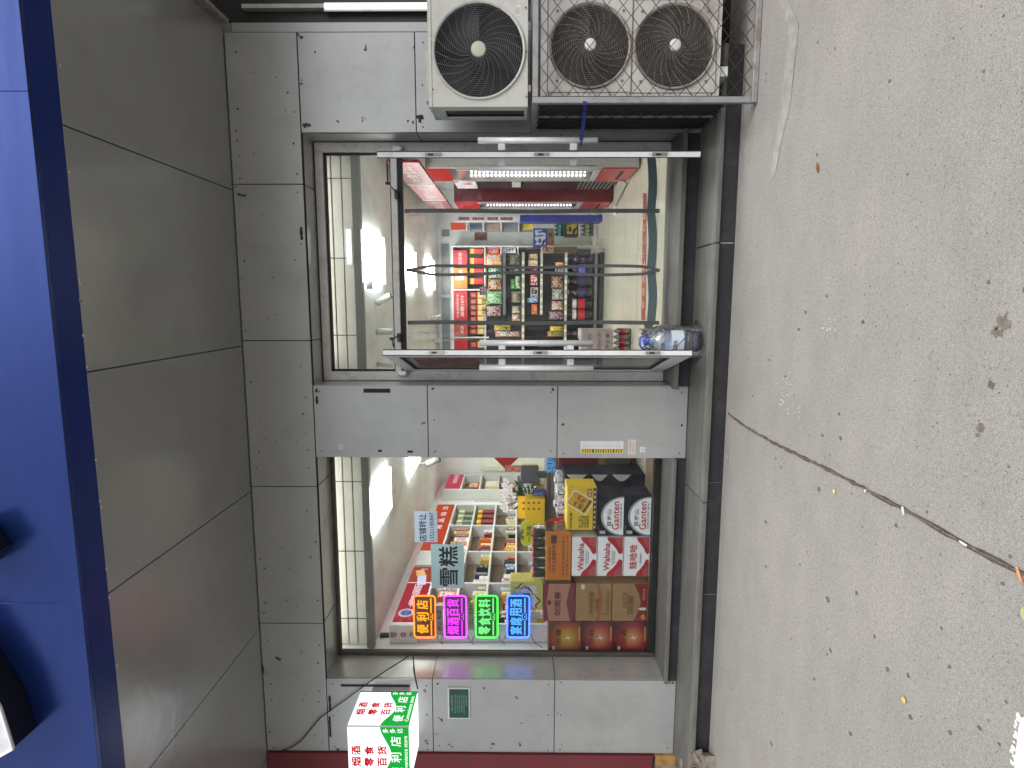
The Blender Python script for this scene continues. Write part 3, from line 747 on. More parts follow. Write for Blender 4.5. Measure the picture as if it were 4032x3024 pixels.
# ================================================================== air conditioners and their cage
M_ACW = mat('ivory_ac_paint', (0.53, 0.53, 0.49, 1), .42, var=.05, scale=4, dirt=(.30, .29, .26, 1), dscale=5, damt=.5)
M_ACD = mat('dirty_ac_paint', (0.47, 0.45, 0.43, 1), .5, var=.12, scale=4, dirt=(.17, .125, .10, 1), dscale=3.2, damt=.9)
M_GRD = mat('dark_grille_wire', (.10, .098, .10, 1), .5, var=.2, scale=10)
M_GRB = mat('dusty_grille_wire', (.155, .14, .125, 1), .7, var=.25, scale=10)
M_FAN = mat('black_fan', (.012, .012, .016, 1), .45)
def fan(parent, cx, cz, y, R, m_wire, m_hub, m_ring, hub, curl, turns=1):
    r_ = MB(); r_.lathe((cx, y, cz), [(R - .006, -.004), (R + .004, -.016), (R + .010, -.012), (R + .011, .0), (R - .006, .004), (R - .006, -.004)], 40, 'Y', False); r_.build('fan_ring', m_ring, parent)
    g = MB(); n = 19
    for i in range(n):
        rr = hub + (R - .004 - hub) * (i + .6) / n; dome = -.020 * (1 - (rr / R) ** 2) - .004
        g.tube([(cx + rr * math.cos(2 * math.pi * k / 44), y + dome, cz + rr * math.sin(2 * math.pi * k / 44)) for k in range(44)], .0018, 4, True)
    for s in range(24):
        a0 = 2 * math.pi * s / 24; pts = []
        for k in range(9):
            q = k / 8; rr = hub + (R - hub) * q; a = a0 + curl * (1 - q) ** 1.3
            pts.append((cx + rr * math.cos(a), y - .0065 - .020 * (1 - (rr / R) ** 2), cz + rr * math.sin(a)))
        g.tube(pts, .0022, 4)
    g.build('fan_grille', m_wire, parent)
    h = MB(); h.lathe((cx, y, cz), [(.001, -.034), (hub * .8, -.034), (hub * .98, -.030), (hub, -.022), (hub, -.004)], 24, 'Y'); h.build('hub_cap', m_hub, parent)
    bl = MB()
    for s in range(3):
        for k in range(8):
            a, b_ = 2 * math.pi * s / 3 + k * .17, 2 * math.pi * s / 3 + (k + 1) * .17
            for q0, q1 in ((.2, .6), (.6, .94)):
                bl.quad((cx + R * q0 * math.cos(a), y + .05 + .010 * k, cz + R * q0 * math.sin(a)), (cx + R * q1 * math.cos(a), y + .05 + .010 * k, cz + R * q1 * math.sin(a)),
                        (cx + R * q1 * math.cos(b_), y + .06 + .010 * k, cz + R * q1 * math.sin(b_)), (cx + R * q0 * math.cos(b_), y + .06 + .010 * k, cz + R * q0 * math.sin(b_)))
    bl.lathe((cx, y + .06, cz), [(.001, 0), (R * .22, 0), (R * .22, .08), (.001, .08)], 16, 'Y')
    bl.build('fan_blade', M_FAN, parent)
def plate_with_holes(x0, x1, z0, z1, y, th, holes, name, m, parent):
    """front panel: rectangle split into cells, each with one round opening"""
    mb = MB(); N = 40
    for (cx, cz, R, a, b_, c, d) in holes:                     # cell bounds a..b in x, c..d in z
        ring = []; outer = []
        for k in range(N):
            t = 2 * math.pi * (k + .5) / N; dx, dz = math.cos(t), math.sin(t)
            ring.append((cx + R * dx, cz + R * dz))
            s = min(((b_ - cx) / dx if dx > 1e-9 else (a - cx) / dx if dx < -1e-9 else 1e9), ((d - cz) / dz if dz > 1e-9 else (c - cz) / dz if dz < -1e-9 else 1e9))
            outer.append((cx + s * dx, cz + s * dz))
        for k in range(N):
            k2 = (k + 1) % N
            p, q, r_, s = ring[k], outer[k], outer[k2], ring[k2]
            mb.quad((p[0], y, p[1]), (q[0], y, q[1]), (r_[0], y, r_[1]), (s[0], y, s[1]))
            mb.quad((p[0], y, p[1]), (s[0], y, s[1]), (s[0], y + th, s[1]), (p[0], y + th, p[1]))
            if (abs(q[0] - r_[0]) > 1e-6) and (abs(q[1] - r_[1]) > 1e-6):
                mb.add([(q[0], y, q[1]), (a if q[0] < cx and min(abs(q[0] - a), abs(r_[0] - a)) < 1e-6 else b_, y, c if min(abs(q[1] - c), abs(r_[1] - c)) < 1e-6 else d), (r_[0], y, r_[1])], [(0, 1, 2)])
    return mb.build(name, m, parent)
# upper unit, one fan
ax0, ax1, az0, az1, ay0, ay1 = 1.203, 2.06, 1.392, 2.012, 4.0, 4.29
A1 = thing('air_conditioner', 'clean ivory outdoor air conditioner unit with one big dark fan, standing on the cage', 'air conditioner', (ax0, ay0, az0))
FC = atY(1885, 200, ay0); RF = .281
plate_with_holes(ax0, ax1, az0, az1, ay0, .03, [(FC[0], FC[1], RF, ax0, ax1, az0, az1)], 'front_panel', M_ACW, A1)
c = MB(); c.bbox(ax0, ax1, ay0 + .06, ay1, az1 - .02, az1, .004); c.box(ax0, ax1, ay1 - .01, ay1, az0 + .021, az1 - .021); c.bbox(ax0, ax1, ay0 + .004, ay1, az0, az0 + .02, .003)
c.bbox(ax0, ax0 + .012, ay0 + .002, ay0 + .085, az0 + .021, az1 - .021, .003); c.bbox(ax0, ax0 + .012, ay1 - .05, ay1 - .011, az0 + .021, az1 - .021, .003); c.box(ax0 + .001, ax0 + .011, ay0 + .085, ay1 - .05, az1 - .09, az1 - .021)
c.box(ax1 - .012, ax1, ay0 + .003, ay1 - .011, az0 + .021, az1 - .021); c.bbox(ax0 - .004, ax1 + .004, ay0 - .006, ay0 + .06, az1 - .022, az1 + .003, .003)
c.build('casing', M_ACW, A1)
c = MB(); c.box(ax0 + .02, ax0 + .03, ay0 + .08, ay1 - .03, az0 + .022, az1 - .08); c.box(ax0 + .03, ax1 - .015, ay0 + .20, ay0 + .21, az0 + .022, az1 - .03); c.build('coil', mat('dark_coil', (.035, .035, .036, 1), .6, var=.5, scale=80, stretch=(1, 1, 4)), A1)
fan(A1, FC[0], FC[1], ay0, RF, M_GRD, flat(185, 183, 170, .5), M_ACW, .047, .9)
x0, x1, z0, z1 = rectY(2033, 2051, 22, 62, ay0)
t = MB(); t.box(x0, x1, ay0 - .0015, ay0 - .0005, z0, z1); t.build('spec_label', flat(225, 225, 222, .4), A1)
t = MB()
for i in range(4): t.box(x0 + .006, x1 - .006, ay0 - .0025, ay0 - .0017, z0 + .004 + i * .007, z0 + .007 + i * .007)
t.build('label_print', flat(130, 130, 128, .5), A1)
c = MB(); c.bbox(atY(1683, 408, 4.12)[0], atY(1683, 205, 4.12)[0], 4.08, 4.2, az1 + .004, az1 + .032, .004); c.build('pipe_cover', M_ACW, A1)
t = MB()
for px, py in [(1700, 470 - 30), (1705, 352), (1702, 168), (2072, 205), (2072, 380), (2070, 30)]:
    X, Z = atY(px, py, ay0); t.disc((X, ay0 - .003, Z), .006, 8)
t.build('screw', mat('dull_screw', (.12, .115, .11, 1), .5, .6), A1)
for x in (ax0 + .12, ax1 - .12): MB().bbox(x - .02, x + .02, ay0 + .03, ay1 - .03, 1.372, az0 - .001, .002).build('foot', M_GREYAL, A1)
# lower unit, two fans one above the other
by0, by1 = 3.99, 4.33
bx0 = atY(2500, 358, by0)[0] - .03; bx1 = bx0 + .98; bz0_, bz1_ = atY(2838, 200, by0)[1], atY(2130, 200, by0)[1]
A2 = thing('air_conditioner', 'dirty off-white outdoor air conditioner unit with two fans inside the wire cage', 'air conditioner', (bx0, by0, bz0_))
f1, f2 = atY(2323, 182, by0), atY(2655, 184, by0); zm = (f1[1] + f2[1]) / 2; R2_ = .243
plate_with_holes(bx0, bx1, bz0_, bz1_, by0, .03, [(f1[0], f1[1], R2_, bx0, bx1, zm, bz1_), (f2[0], f2[1], R2_, bx0, bx1, bz0_, zm)], 'front_panel', M_ACD, A2)
c = MB(); c.bbox(bx0, bx1, by0 + .002, by1, bz1_ - .02, bz1_ - .001, .004); c.bbox(bx0, bx1, by0 + .002, by1, bz0_ + .001, bz0_ + .02, .004); c.box(bx0, bx0 + .012, by0 + .002, by1, bz0_ + .021, bz1_ - .021); c.box(bx1 - .012, bx1, by0 + .002, by1, bz0_ + .021, bz1_ - .021); c.box(bx0 + .013, bx1 - .013, by1 - .01, by1, bz0_ + .021, bz1_ - .021)
c.build('casing', M_ACD, A2)
MB().box(bx0 + .02, bx1 - .02, by0 + .22, by0 + .23, bz0_ + .022, bz1_ - .022).build('coil', mat('dark_coil', (.035, .035, .036, 1)), A2)
for fc in (f1, f2): fan(A2, fc[0], fc[1], by0, R2_, M_GRB, flat(205, 202, 198, .5), mat('grimy_ring', (.24, .21, .185, 1), .6, var=.4, scale=9), .036, -.9)
t = MB()
for fc in (f1, f2):
    for k in range(4):
        a = math.pi / 4 + k * math.pi / 2; t.disc((fc[0] + 1.18 * R2_ * math.cos(a), by0 - .004, fc[1] + 1.18 * R2_ * math.sin(a)), .009, 8)
    w2 = .27
    for s in (-1, 1):
        t.box(fc[0] + s * w2 - .002, fc[0] + s * w2 + .002, by0 - .003, by0 - .001, fc[1] - .262, fc[1] + .262)
        t.box(fc[0] - w2, fc[0] + w2, by0 - .0032, by0 - .0012, fc[1] + s * .262 - .002, fc[1] + s * .262 + .002)
for i in range(9): t.disc((bx0 + .012, by0 - .003, bz0_ + .05 + i * (bz1_ - bz0_ - .1) / 8), .006, 7)
t.build('pressed_line', mat('grimy_line', (.16, .13, .11, 1), .7), A2)
for x in (bx0 + .15, bx1 - .15): MB().bbox(x - .03, x + .03, by0 + .02, by1 - .02, .142, bz0_ - .001, .003).build('foot', M_GREYAL, A2)
# cage
CX0, CX1, CY0, CY1, CZ1 = 1.185, 2.75, 3.87, 4.565, 1.366
CG = thing('wire_cage', 'grey steel cage with chain link mesh round the lower air conditioner', 'cage', (CX0, CY0, 0))
M_CAGE = mat('galvanised_cage', (.30, .30, .31, 1), .45, .4, var=.15, scale=8, dirt=(.12, .075, .05, 1), dscale=6, damt=.75)
q = .018; b = MB()
b.bbox(CX0, CX0 + 2 * q, CY0, CY0 + 2 * q, .036, CZ1, .003); b.bbox(CX0, CX0 + 2 * q, CY1 - 2 * q, CY1, .142, CZ1, .003)
b.bbox(CX0 + 2 * q, CX1, CY0 + .001, CY0 + 2 * q, CZ1 - 2 * q, CZ1 - .001, .003); b.bbox(CX0 + .001, CX0 + 2 * q - .001, CY0 + 2 * q, CY1 - 2 * q, CZ1 - 2 * q, CZ1 - .001, .003)
b.bbox(CX0 + 2 * q, CX1, CY1 - 2 * q, CY1 - .001, CZ1 - 2 * q, CZ1 - .001, .003); b.bbox(2.3, 2.336, CY0 + 2 * q, CY1 - 2 * q, CZ1 - 2 * q, CZ1 - .002, .003)
b.bbox(CX0 + .01, CX0 + 2 * q - .002, CY0 + .33, CY0 + .345, .16, CZ1 - 2 * q - .001, .002)
b.build('frame', M_CAGE, CG)
b = MB(); b.bbox(CX0, CX1, CY0 - .002, CY0 + 2 * q - .001, .002, .035, .003); b.build('rusty_bottom_rail', mat('rusty_bottom_rail', (.25, .24, .24, 1), .6, .2, var=.3, scale=6, dirt=(.10, .045, .022, 1), dscale=4, damt=.95), CG)
MB().box(CX0 + .022, CX0 + .027, CY0 + .045, CY1 - .045, .16, CZ1 - .05).build('cage_shade_sheet', mat('cage_shade_black', (.016, .013, .011, 1), .9, var=.5, scale=6), CG)  # near-black sheet added behind the side mesh for the shade inside the cage
def link(o, r, wd, hh, nm, dw=.116, dh=.098):
    """chain link: zigzag wires running up, hooked into their neighbours"""
    mb = MB(); o = Vector(o); r = Vector(r); nrm = r.cross(Vector((0, 0, 1)))
    n = int(wd / (dw / 2)); 
    for i in range(0, n, 1):
        x = i * dw / 2 + dw / 4; pts = []; k = 0; z = 0
        ph = i % 2
        while z <= hh:
            s = 1 if (k + ph) % 2 == 0 else -1
            xx = x + s * dw / 4 * 1.03 * (1 if True else 0)
            xx = min(max(xx, 0), wd)
            if pts: pts.append(o + r * (pts_x * .12 + xx * .88) + Vector((0, 0, z - dh / 2 * .10)) + nrm * (.002 * s))
            pts.append(o + r * xx + Vector((0, 0, z)) + nrm * (.003 * s)); pts_x = xx
            z += dh / 2; k += 1
        mb.tube(pts, .0023, 4)
    return mb.build(nm, mat('rusty_mesh_wire', (.045, .036, .032, 1), .65, .3, var=.3, scale=20), CG)
link((CX0 + 2 * q, CY0 + q, .04), (1, 0, 0), 1.25, CZ1 - .08, 'front_mesh')
link((CX0 + q * .6, CY0 + 2 * q, .15), (0, 1, 0), CY1 - CY0 - 4 * q, CZ1 - .19, 'side_mesh')
# blue strap tying the door handle to the cage
SP = [Vector((atY(a, b_, Y_)[0], Y_, atY(a, b_, Y_)[1])) for a, b_, Y_ in [(2302, 398, 3.86), (2303, 412, 3.845), (2302, 440, 3.95), (2298, 480, 4.02), (2293, 520, 4.06), (2287, 552, 4.075), (2290, 560, 4.12)]]
mb = MB()
for a, b_ in zip(SP, SP[1:]):
    w_ = Vector((0, 0, .011)); t_ = Vector((-.0025, 0, 0))
    mb.add([a - w_, a + w_, b_ + w_, b_ - w_, a - w_ + t_, a + w_ + t_, b_ + w_ + t_, b_ - w_ + t_], [(0, 1, 2, 3), (7, 6, 5, 4), (0, 4, 5, 1), (1, 5, 6, 2), (2, 6, 7, 3), (3, 7, 4, 0)])
e = SP[-2]
mb.tube([e + Vector((.03 * math.cos(t), .03 * math.sin(t), -.002)) for t in [k * 2 * math.pi / 12 for k in range(12)]], .006, 5, True)
single(mb, 'strap', mat('blue_strap', (.012, .016, .17, 1), .6, var=.2, scale=40), 'bright blue strap tying the right door handle to the wire cage', 'strap')

# ================================================================== big water bottle in a bag on the step
wx, wy = atZ(2772, 1345, .14); wy = 4.36; wx = (atY(2660, 1283, wy)[0] + atY(2660, 1402, wy)[0]) / 2
WB = thing('water_bottle', 'large blue tinted water bottle in a clear plastic bag on the step', 'bottle', (wx, wy, .141))
Rb = (atY(2660, 1283, wy)[0] - atY(2660, 1402, wy)[0]) / 2
zt_ = atY(2552, 1345, wy)[1]; zc = atY(2500, 1345, wy)[1]
H_ = zt_ - .141
b = MB(); b.lathe((wx, wy, .141), [(.001, .012), (Rb * .7, .004), (Rb * .95, .02), (Rb * .99, .05), (Rb, H_ * .30), (Rb * .965, H_ * .33), (Rb, H_ * .36), (Rb, H_ * .62), (Rb * .96, H_ * .65), (Rb * .99, H_ * .68), (Rb * .9, H_ * .82), (Rb * .62, H_ * .94), (.035, H_ * .99), (.03, H_)], 28)
b.build('bottle_body', glass('blue_bottle_plastic', (.74, .82, .96, 1), 1.0, .12, bump=.002, bscale=30, base=.12), WB)
b = MB(); b.lathe((wx, wy, .141), [(.001, .014), (Rb * .93, .02), (Rb * .96, .06), (Rb * .94, H_ * .20), (.001, H_ * .21)], 24); b.build('blue_base', glass('deep_blue_plastic', (.18, .22, .72, 1), 1.0, .1, base=.06), WB)
b = MB(); b.lathe((wx, wy, .141), [(Rb * 1.004, H_ * .37), (Rb * 1.006, H_ * .38), (Rb * 1.006, H_ * .60), (Rb * 1.004, H_ * .61), (Rb * .998, H_ * .605), (Rb * .998, H_ * .375)], 28); b.build('paper_label', mat('white_bottle_label', (.72, .76, .80, 1), .4, var=.04), WB)
b = MB(); pts = []
for k in range(15):
    t = -2.5 + k * .13; pts.append((wx + Rb * 1.012 * math.cos(t), wy + Rb * 1.012 * math.sin(t), .141 + H_ * (.43 + .09 * math.sin(k * .42))))
b.tube(pts, .004, 4); b.build('blue_wave', flat(70, 130, 165, .4), WB)
b = MB()
for i, chh in enumerate('纯净水'):
    t = -2.1 + i * .26; text_mb(chh, (wx + Rb * 1.014 * math.cos(t), wy + Rb * 1.014 * math.sin(t), .141 + H_ * .545), .030, .034, (-math.sin(t), math.cos(t), 0), bold=.02, mb=b)
b.build('label_lettering', flat(60, 80, 120, .5), WB)
b = MB(); b.lathe((wx, wy, zt_), [(.030, -.004), (.034, .004), (.034, .028), (.030, .034), (.001, .034)], 18); b.tube([(wx - .05, wy - .01, zt_ + .0), (wx - .062, wy - .012, zt_ + .035), (wx - .03, wy - .014, zt_ + .062), (wx + .02, wy - .014, zt_ + .062), (wx + .045, wy - .01, zt_ + .03), (wx + .04, wy - .008, zt_)], .008, 6); b.build('blue_cap', flat(52, 84, 215, .35), WB)
# crumpled bag: rumpled sleeve with a flared twisted corner
b = MB(); N, Mz = 30, 16; vs = []; prof = [(1.08, -.004), (1.13, .03), (1.09, .12), (1.06, .3), (1.06, .5), (1.05, .66), (1.0, .82), (.78, .93), (.5, 1.0), (.40, 1.05), (.55, 1.13)]
for i, (r_, h) in enumerate(prof):
    for k in range(N):
        t = 2 * math.pi * k / N; rr = Rb * r_ * (1 + .035 * math.sin(7 * t + i * 1.7) + .03 * math.sin(13 * t - i * 2.3)) + (.05 * math.exp(-((t - .5) / .35) ** 2) if i in (0, 1) else 0) + (.09 * math.exp(-((t - 1.0) / .5) ** 2) if i in (8, 9, 10) else 0)
        vs.append((wx + rr * math.cos(t), wy + min(rr, .14) * math.sin(t), .143 + max(0, h) * H_ + .012 * math.sin(5 * t + i)*(1 if i > 0 else 0)))
fs = [(i * N + k, i * N + (k + 1) % N, (i + 1) * N + (k + 1) % N, (i + 1) * N + k) for i in range(len(prof) - 1) for k in range(N)]
b.add(vs, fs, True); b.build('plastic_bag', glass('clear_bag_film', (.95, .96, .985, 1), .9, .16, bump=.008, bscale=40, base=.07), WB)

# ================================================================== bits on the pavement
def leaf(px, py, L, W_, ang, col, name, label, cat):
    X, Y = atZ(px, py, 0); c, s = math.cos(ang), math.sin(ang); mb = MB(); pts = []
    for t in [i / 6 for i in range(7)]: pts.append((L * (t - .5), W_ * math.sin(math.pi * t) ** .8))
    poly = pts + [(a, -b_) for a, b_ in pts[::-1][1:-1]]
    k = len(poly); vs = []
    for lift in (0.0, .0015):
        for a, b_ in poly: vs.append((X + a * c - b_ * s, Y + a * s + b_ * c, .004 + lift + abs(b_) * .35 + .006 * (a / L) ** 2))
    mb.add(vs, [tuple(range(k)), tuple(range(k, 2 * k))[::-1]] + [(i, (i + 1) % k, k + (i + 1) % k, k + i) for i in range(k)])
    single(mb, name, mat('dry_' + name + '_%d' % px, col, .8, var=.35, scale=60), label, cat)
leaf(3224, 660, .06, .010, .35, (.22, .075, .018, 1), 'fallen_leaf', 'narrow rust brown fallen leaf on the pavement before the doors', 'leaf')
leaf(4046, 2415, .045, .012, .1, (.42, .45, .16, 1), 'fallen_leaf', 'pale green leaf lying at the near edge of the pavement', 'leaf')
leaf(3566, 2756, .026, .011, .7, (.62, .48, .14, 1), 'fallen_leaf', 'small yellow leaf scrap on the pavement at the left', 'leaf')
leaf(3290, 1936, .022, .010, .1, (.66, .62, .18, 1), 'fallen_leaf', 'tiny pale yellow petal beside the pavement joint', 'leaf')
leaf(2868, 1800, .028, .008, .2, (.52, .42, .16, 1), 'fallen_leaf', 'small tan leaf at the foot of the step below the pillar', 'leaf')
for px, py, L, a, col, lab in [(3565, 2011, .03, .5, (.66, .64, .6, 1), 'white paper scrap lying in the pavement joint midway'), (3802, 2140, .032, 1.5, (.72, .70, .66, 1), 'white cigarette end across the pavement joint'), (4024, 2262, .042, .6, (.68, .27, .12, 1), 'orange filter tip cigarette end in the near end of the joint'), (3415, 1933, .012, .2, (.66, .62, .5, 1), 'tiny pale crumb in the pavement joint')]:
    X, Y = atZ(px, py, 0); d_ = Vector((math.cos(a), math.sin(a), 0)) * L / 2
    single(MB().tube([Vector((X, Y, .009)) - d_, Vector((X, Y, .009)), Vector((X, Y, .008)) + d_], .0042, 6), 'litter', mat('litter_%d' % px, col, .8, var=.2, scale=60), lab, 'litter')
wc = MB()
for i in range(38):
    px, py = rnd.choice([(3105, 1490), (3080, 1575), (3125, 1620), (3265, 1275), (3090, 1570)]); X, Y = atZ(px + rnd.uniform(-25, 25), py + rnd.uniform(-25, 25), 0); blob(wc, X, Y, rnd.uniform(.0015, .004), z=.0005, seg=5)
wc.build('white_speck', flat(225, 225, 222, .7), pav)
# raised letter of the roof sign, partly in view
ly = 2.56
pts = [(atY(a, b_, ly)[0], atY(a, b_, ly)[1]) for a, b_ in [(-200, 2480), (-116, 2605), (-53, 2700), (0, 2785), (30, 2880), (52, 2950), (8, 2974), (-40, 2998), (-300, 3100), (-400, 2600)]]
LT = thing('roof_letter', 'corner of a big white raised letter on the blue fascia at top left', 'sign', (pts[0][0], ly, pts[0][1]))
MB().prism([(x, ly, z) for x, z in pts], (0, .012, 0)).build('white_face', mat('white_letter_face', (.62, .62, .66, 1), .3, var=.15, scale=20), LT)
cxm = sum(p[0] for p in pts) / len(pts); czm = sum(p[1] for p in pts) / len(pts)
MB().prism([(cxm + (x - cxm) * .985, ly + .013, czm + (z - czm) * .985) for x, z in pts], (0, .128, 0)).build('dark_return', mat('black_letter_return', (.004, .005, .010, 1), .4), LT)
rim = [(x, ly - .002, z) for x, z in pts]; MB().tube(rim, .006, 6, True).build('bright_rim', flat(245, 246, 250, .3), LT)

pts = [(atY(a, b_, ly)[0], atY(a, b_, ly)[1]) for a, b_ in [(-150, 2080), (-116, 2109), (-56, 2194), (-116, 2262), (-220, 2290), (-300, 2180)]]
LT = thing('roof_letter', 'dark tip of another raised letter on the blue fascia above the middle pillar', 'sign', (pts[0][0], ly, pts[0][1]))
MB().prism([(x, ly, z) for x, z in pts], (0, .012, 0)).build('white_face', mat('white_letter_face', (.62, .62, .66, 1)), LT)
MB().prism([(x, ly + .013, z) for x, z in pts], (0, .128, 0)).build('dark_return', mat('black_letter_return', (.004, .005, .010, 1)), LT)
# ================================================================== shop interior: shell
FZ = .28; CZ = 2.75
fl_ = struct(MB().box(-3.25, 1.9, 4.962, 10.2, .0, FZ), 'shop_floor', M_FLOOR)
j = MB()
for i in range(8): j.box(-3.1 + i * .8, -3.096 + i * .8, 4.97, 10, FZ, FZ + .001)
for i in range(7): j.box(-3.1, 1.8, 5.2 + i * .8, 5.204 + i * .8, FZ, FZ + .0012)
j.build('tile_joint', mat('tile_joint_grey', (.30, .29, .24, 1), .7), fl_)
MB().box(-3.3, -3.12, 4.952, 10.2, FZ, 3.5).build('interior_wall', M_IWALL, SHOP)
MB().box(1.76, 1.95, 4.952, 10.2, FZ, 3.5).build('interior_wall', M_IWALL, SHOP)
MB().box(-3.12, 1.76, 10.0, 10.2, FZ, 3.5).build('interior_wall', M_IWALL, SHOP)
MB().box(-3.12, 1.76, 5.13, 10.0, CZ, 2.85).build('interior_ceiling', M_CEIL, SHOP)
MB().box(-3.12, 1.76, 4.952, 5.3, 3.16, 3.3).build('interior_ceiling', M_IWALL, SHOP)
m_cream = mat('cream_bulkhead', (.74, .72, .64, 1), .5, var=.08, scale=2)
b = MB()
for za, zb in ((2.80, 2.892), (2.902, 2.975), (2.985, 3.06), (3.07, 3.155)): b.bbox(-3.11, 1.75, 5.10, 5.125, za, zb, .002)
b.build('bulkhead_board', m_cream, SHOP)
b = MB(); b.box(-3.11, 1.75, 5.126, 5.129, 2.79, 3.155)
for x in [-2.86 + .64 * i for i in range(8)]: b.box(x - .003, x + .003, 5.095, 5.0995, 2.80, 3.15)
b.build('bulkhead_gap', mat('bulkhead_gap', (.05, .05, .045, 1), .7), SHOP)
MB().bbox(-3.11, 1.75, 5.03, 5.099, 2.735, 2.80, .004).build('olive_beam', mat('olive_beam', (.17, .175, .135, 1), .45, var=.15, scale=3), SHOP)
MB().box(-3.119, -3.09, 5.22, 5.26, FZ, 2.73).build('wall_edge_strip', M_BLACK, SHOP)
# unseen lamp strips added behind the glazing head to brighten the cream boards
E_SL = emit('unseen_fill_glow', (1, .99, .95, 1), 7.0)
for xa, xb in ((-3.05, -1.3), (-.55, 1.1)): MB().bbox(xa, xb, 4.965, 4.985, 3.10, 3.125, .003).build('unseen_fill_strip', E_SL, SHOP)
# lamps
E_L = emit('ceiling_panel_light', (.95, 1.0, .99, 1), 16.5)
pos = {(0, 0): 'by the doors', (0, 1): 'midway', (0, 2): 'far at the back', (1, 0): 'just inside the display window', (1, 1): 'midway above the counter', (1, 2): 'above the left back corner'}
for i, x in enumerate((.36, -1.86)):
    for k, y in enumerate((5.46, 7.25, 8.9)):
        o = thing('ceiling_light', 'square white glowing ceiling panel %s' % pos[(i, k)] + (' on the door side' if i == 0 else ' of the shop'), 'ceiling light', (x, y, CZ - .03), 'glowing panels in the shop ceiling')
        wx_ = .215; MB().bbox(x - wx_, x + wx_, y - .36, y + .36, CZ - .012, CZ - .001, .003).build('lamp_frame', flat(225, 225, 222, .4), o)
        MB().box(x - wx_ + .004, x - .004, y - .355, y + .355, CZ - .038, CZ - .0125).build('diffuser', E_L, o)  # dropped below the ceiling; glowing sides added to brighten it
        MB().box(x + .004, x + wx_ - .004, y - .355, y + .355, CZ - .038, CZ - .0125).build('diffuser', E_L, o)
for i, (r_, lab) in enumerate([((1363, 1381, 905, 1036), 'slim white tube light on the cream boards behind the transom'),]):
    x0, x1, z0, z1 = rectY(*r_, 5.06)
    o = thing('tube_light', lab, 'light', ((x0 + x1) / 2, 5.06, z0), None)
    MB().bbox(x0 - .02, x1 + .02, 5.082, 5.099, z0 - .006, z1 + .006, .002).build('light_housing', flat(225, 226, 224, .4), o)
    MB().tube([(x0, 5.066, (z0 + z1) / 2), (x1, 5.066, (z0 + z1) / 2)], .014, 10).build('light_tube', emit('tube_light_glow', (.86, .95, 1, 1), 2.2), o)
x0, x1, z0, z1 = rectY(1425, 1466, 1006, 1138, 5.16)
single(MB().bbox(x0, x1, 5.15, 5.158, z0, CZ - .02, .002), 'hanging_board', flat(110, 120, 122, .4), 'grey board hung under the ceiling light behind the transom', 'board')
for (a, b_, c, d, Y_, tl, lab) in [(1482, 1160, 1538, 1199, 5.55, -.7, 'white tube spotlight tilted, right one of three behind the transom'), (1485, 1292, 1545, 1319, 5.55, .0, 'white tube spotlight hanging plumb in the middle of three behind the transom'),
                              (1488, 1425, 1548, 1448, 5.55, .12, 'white tube spotlight, left one of three behind the transom'), (1707, 1239, 1740, 1259, 8.9, -.4, 'far white tube spotlight tilted, seen through the curtain'),
                              (1707, 1332, 1740, 1348, 8.9, 0, 'far white tube spotlight hanging straight beside the left door leaf'), (1679, 1800, 1731, 1834, 7.6, -.5, 'grey tube spotlight under the ceiling by the middle pillar')]:
    x0, x1, z0, z1 = rectY(a, c, b_, d, Y_); cx, h = (x0 + x1) / 2, z1 - z0; r_ = min((x1 - x0) / 2, h * .24)
    o = thing('spotlight', lab, 'spotlight', (cx, Y_, z0), 'tube spotlights')
    top = Vector((cx + tl * h * .4, Y_, z1)); bot = Vector((cx - tl * h * .4, Y_, z0))
    t = MB(); t.tube([top, bot], r_, 14); t.tube([top.lerp(bot, .35), Vector((top.x, Y_ + .01, CZ))], .008, 5); t.build('lamp_tube', flat(198, 200, 196, .4) if 'grey' not in lab else flat(120, 122, 120, .4), o)
    e = bot if tl < 0 else top; dr = (bot - top).normalized() * (1 if tl < 0 else -1)
    MB().tube([e + dr * .001, e + dr * .006], r_ * .85, 14).build('dark_aperture', M_BLACK, o)

# ================================================================== magnetic strip curtain in the doorway
KY = 4.955
CT = thing('strip_curtain', 'clear plastic door curtain with dark magnetic strips and a teal bottom hem', 'curtain', (.27, KY, .30))
kz1 = zt0 - .04
M_FILM = glass('curtain_film', (.955, .96, .955, 1), .9, .12, bump=.012, bscale=6, base=.02, dirt=.16)  # the dirt mix paints a milky haze into the film
ys = [1112, .0]
kx = [atY(2100, q, KY)[0] for q in (1345, 1270, 1064, 833, 600)]
hb = atY(2588, 950, KY)[1]; ht = atY(2548, 950, KY)[1]
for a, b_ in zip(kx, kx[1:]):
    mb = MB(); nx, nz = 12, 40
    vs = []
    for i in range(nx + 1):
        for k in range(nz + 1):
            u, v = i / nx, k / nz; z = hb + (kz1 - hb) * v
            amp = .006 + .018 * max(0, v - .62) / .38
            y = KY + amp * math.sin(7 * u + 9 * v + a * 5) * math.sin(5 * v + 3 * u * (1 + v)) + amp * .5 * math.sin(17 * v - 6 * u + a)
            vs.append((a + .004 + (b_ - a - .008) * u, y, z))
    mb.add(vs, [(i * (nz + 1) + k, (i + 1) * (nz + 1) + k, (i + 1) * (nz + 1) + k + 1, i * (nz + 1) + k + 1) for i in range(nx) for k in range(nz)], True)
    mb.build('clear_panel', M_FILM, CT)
M_CR = glass('film_crease', (.97, .97, .97, 1), 1.0, .25, base=.30)
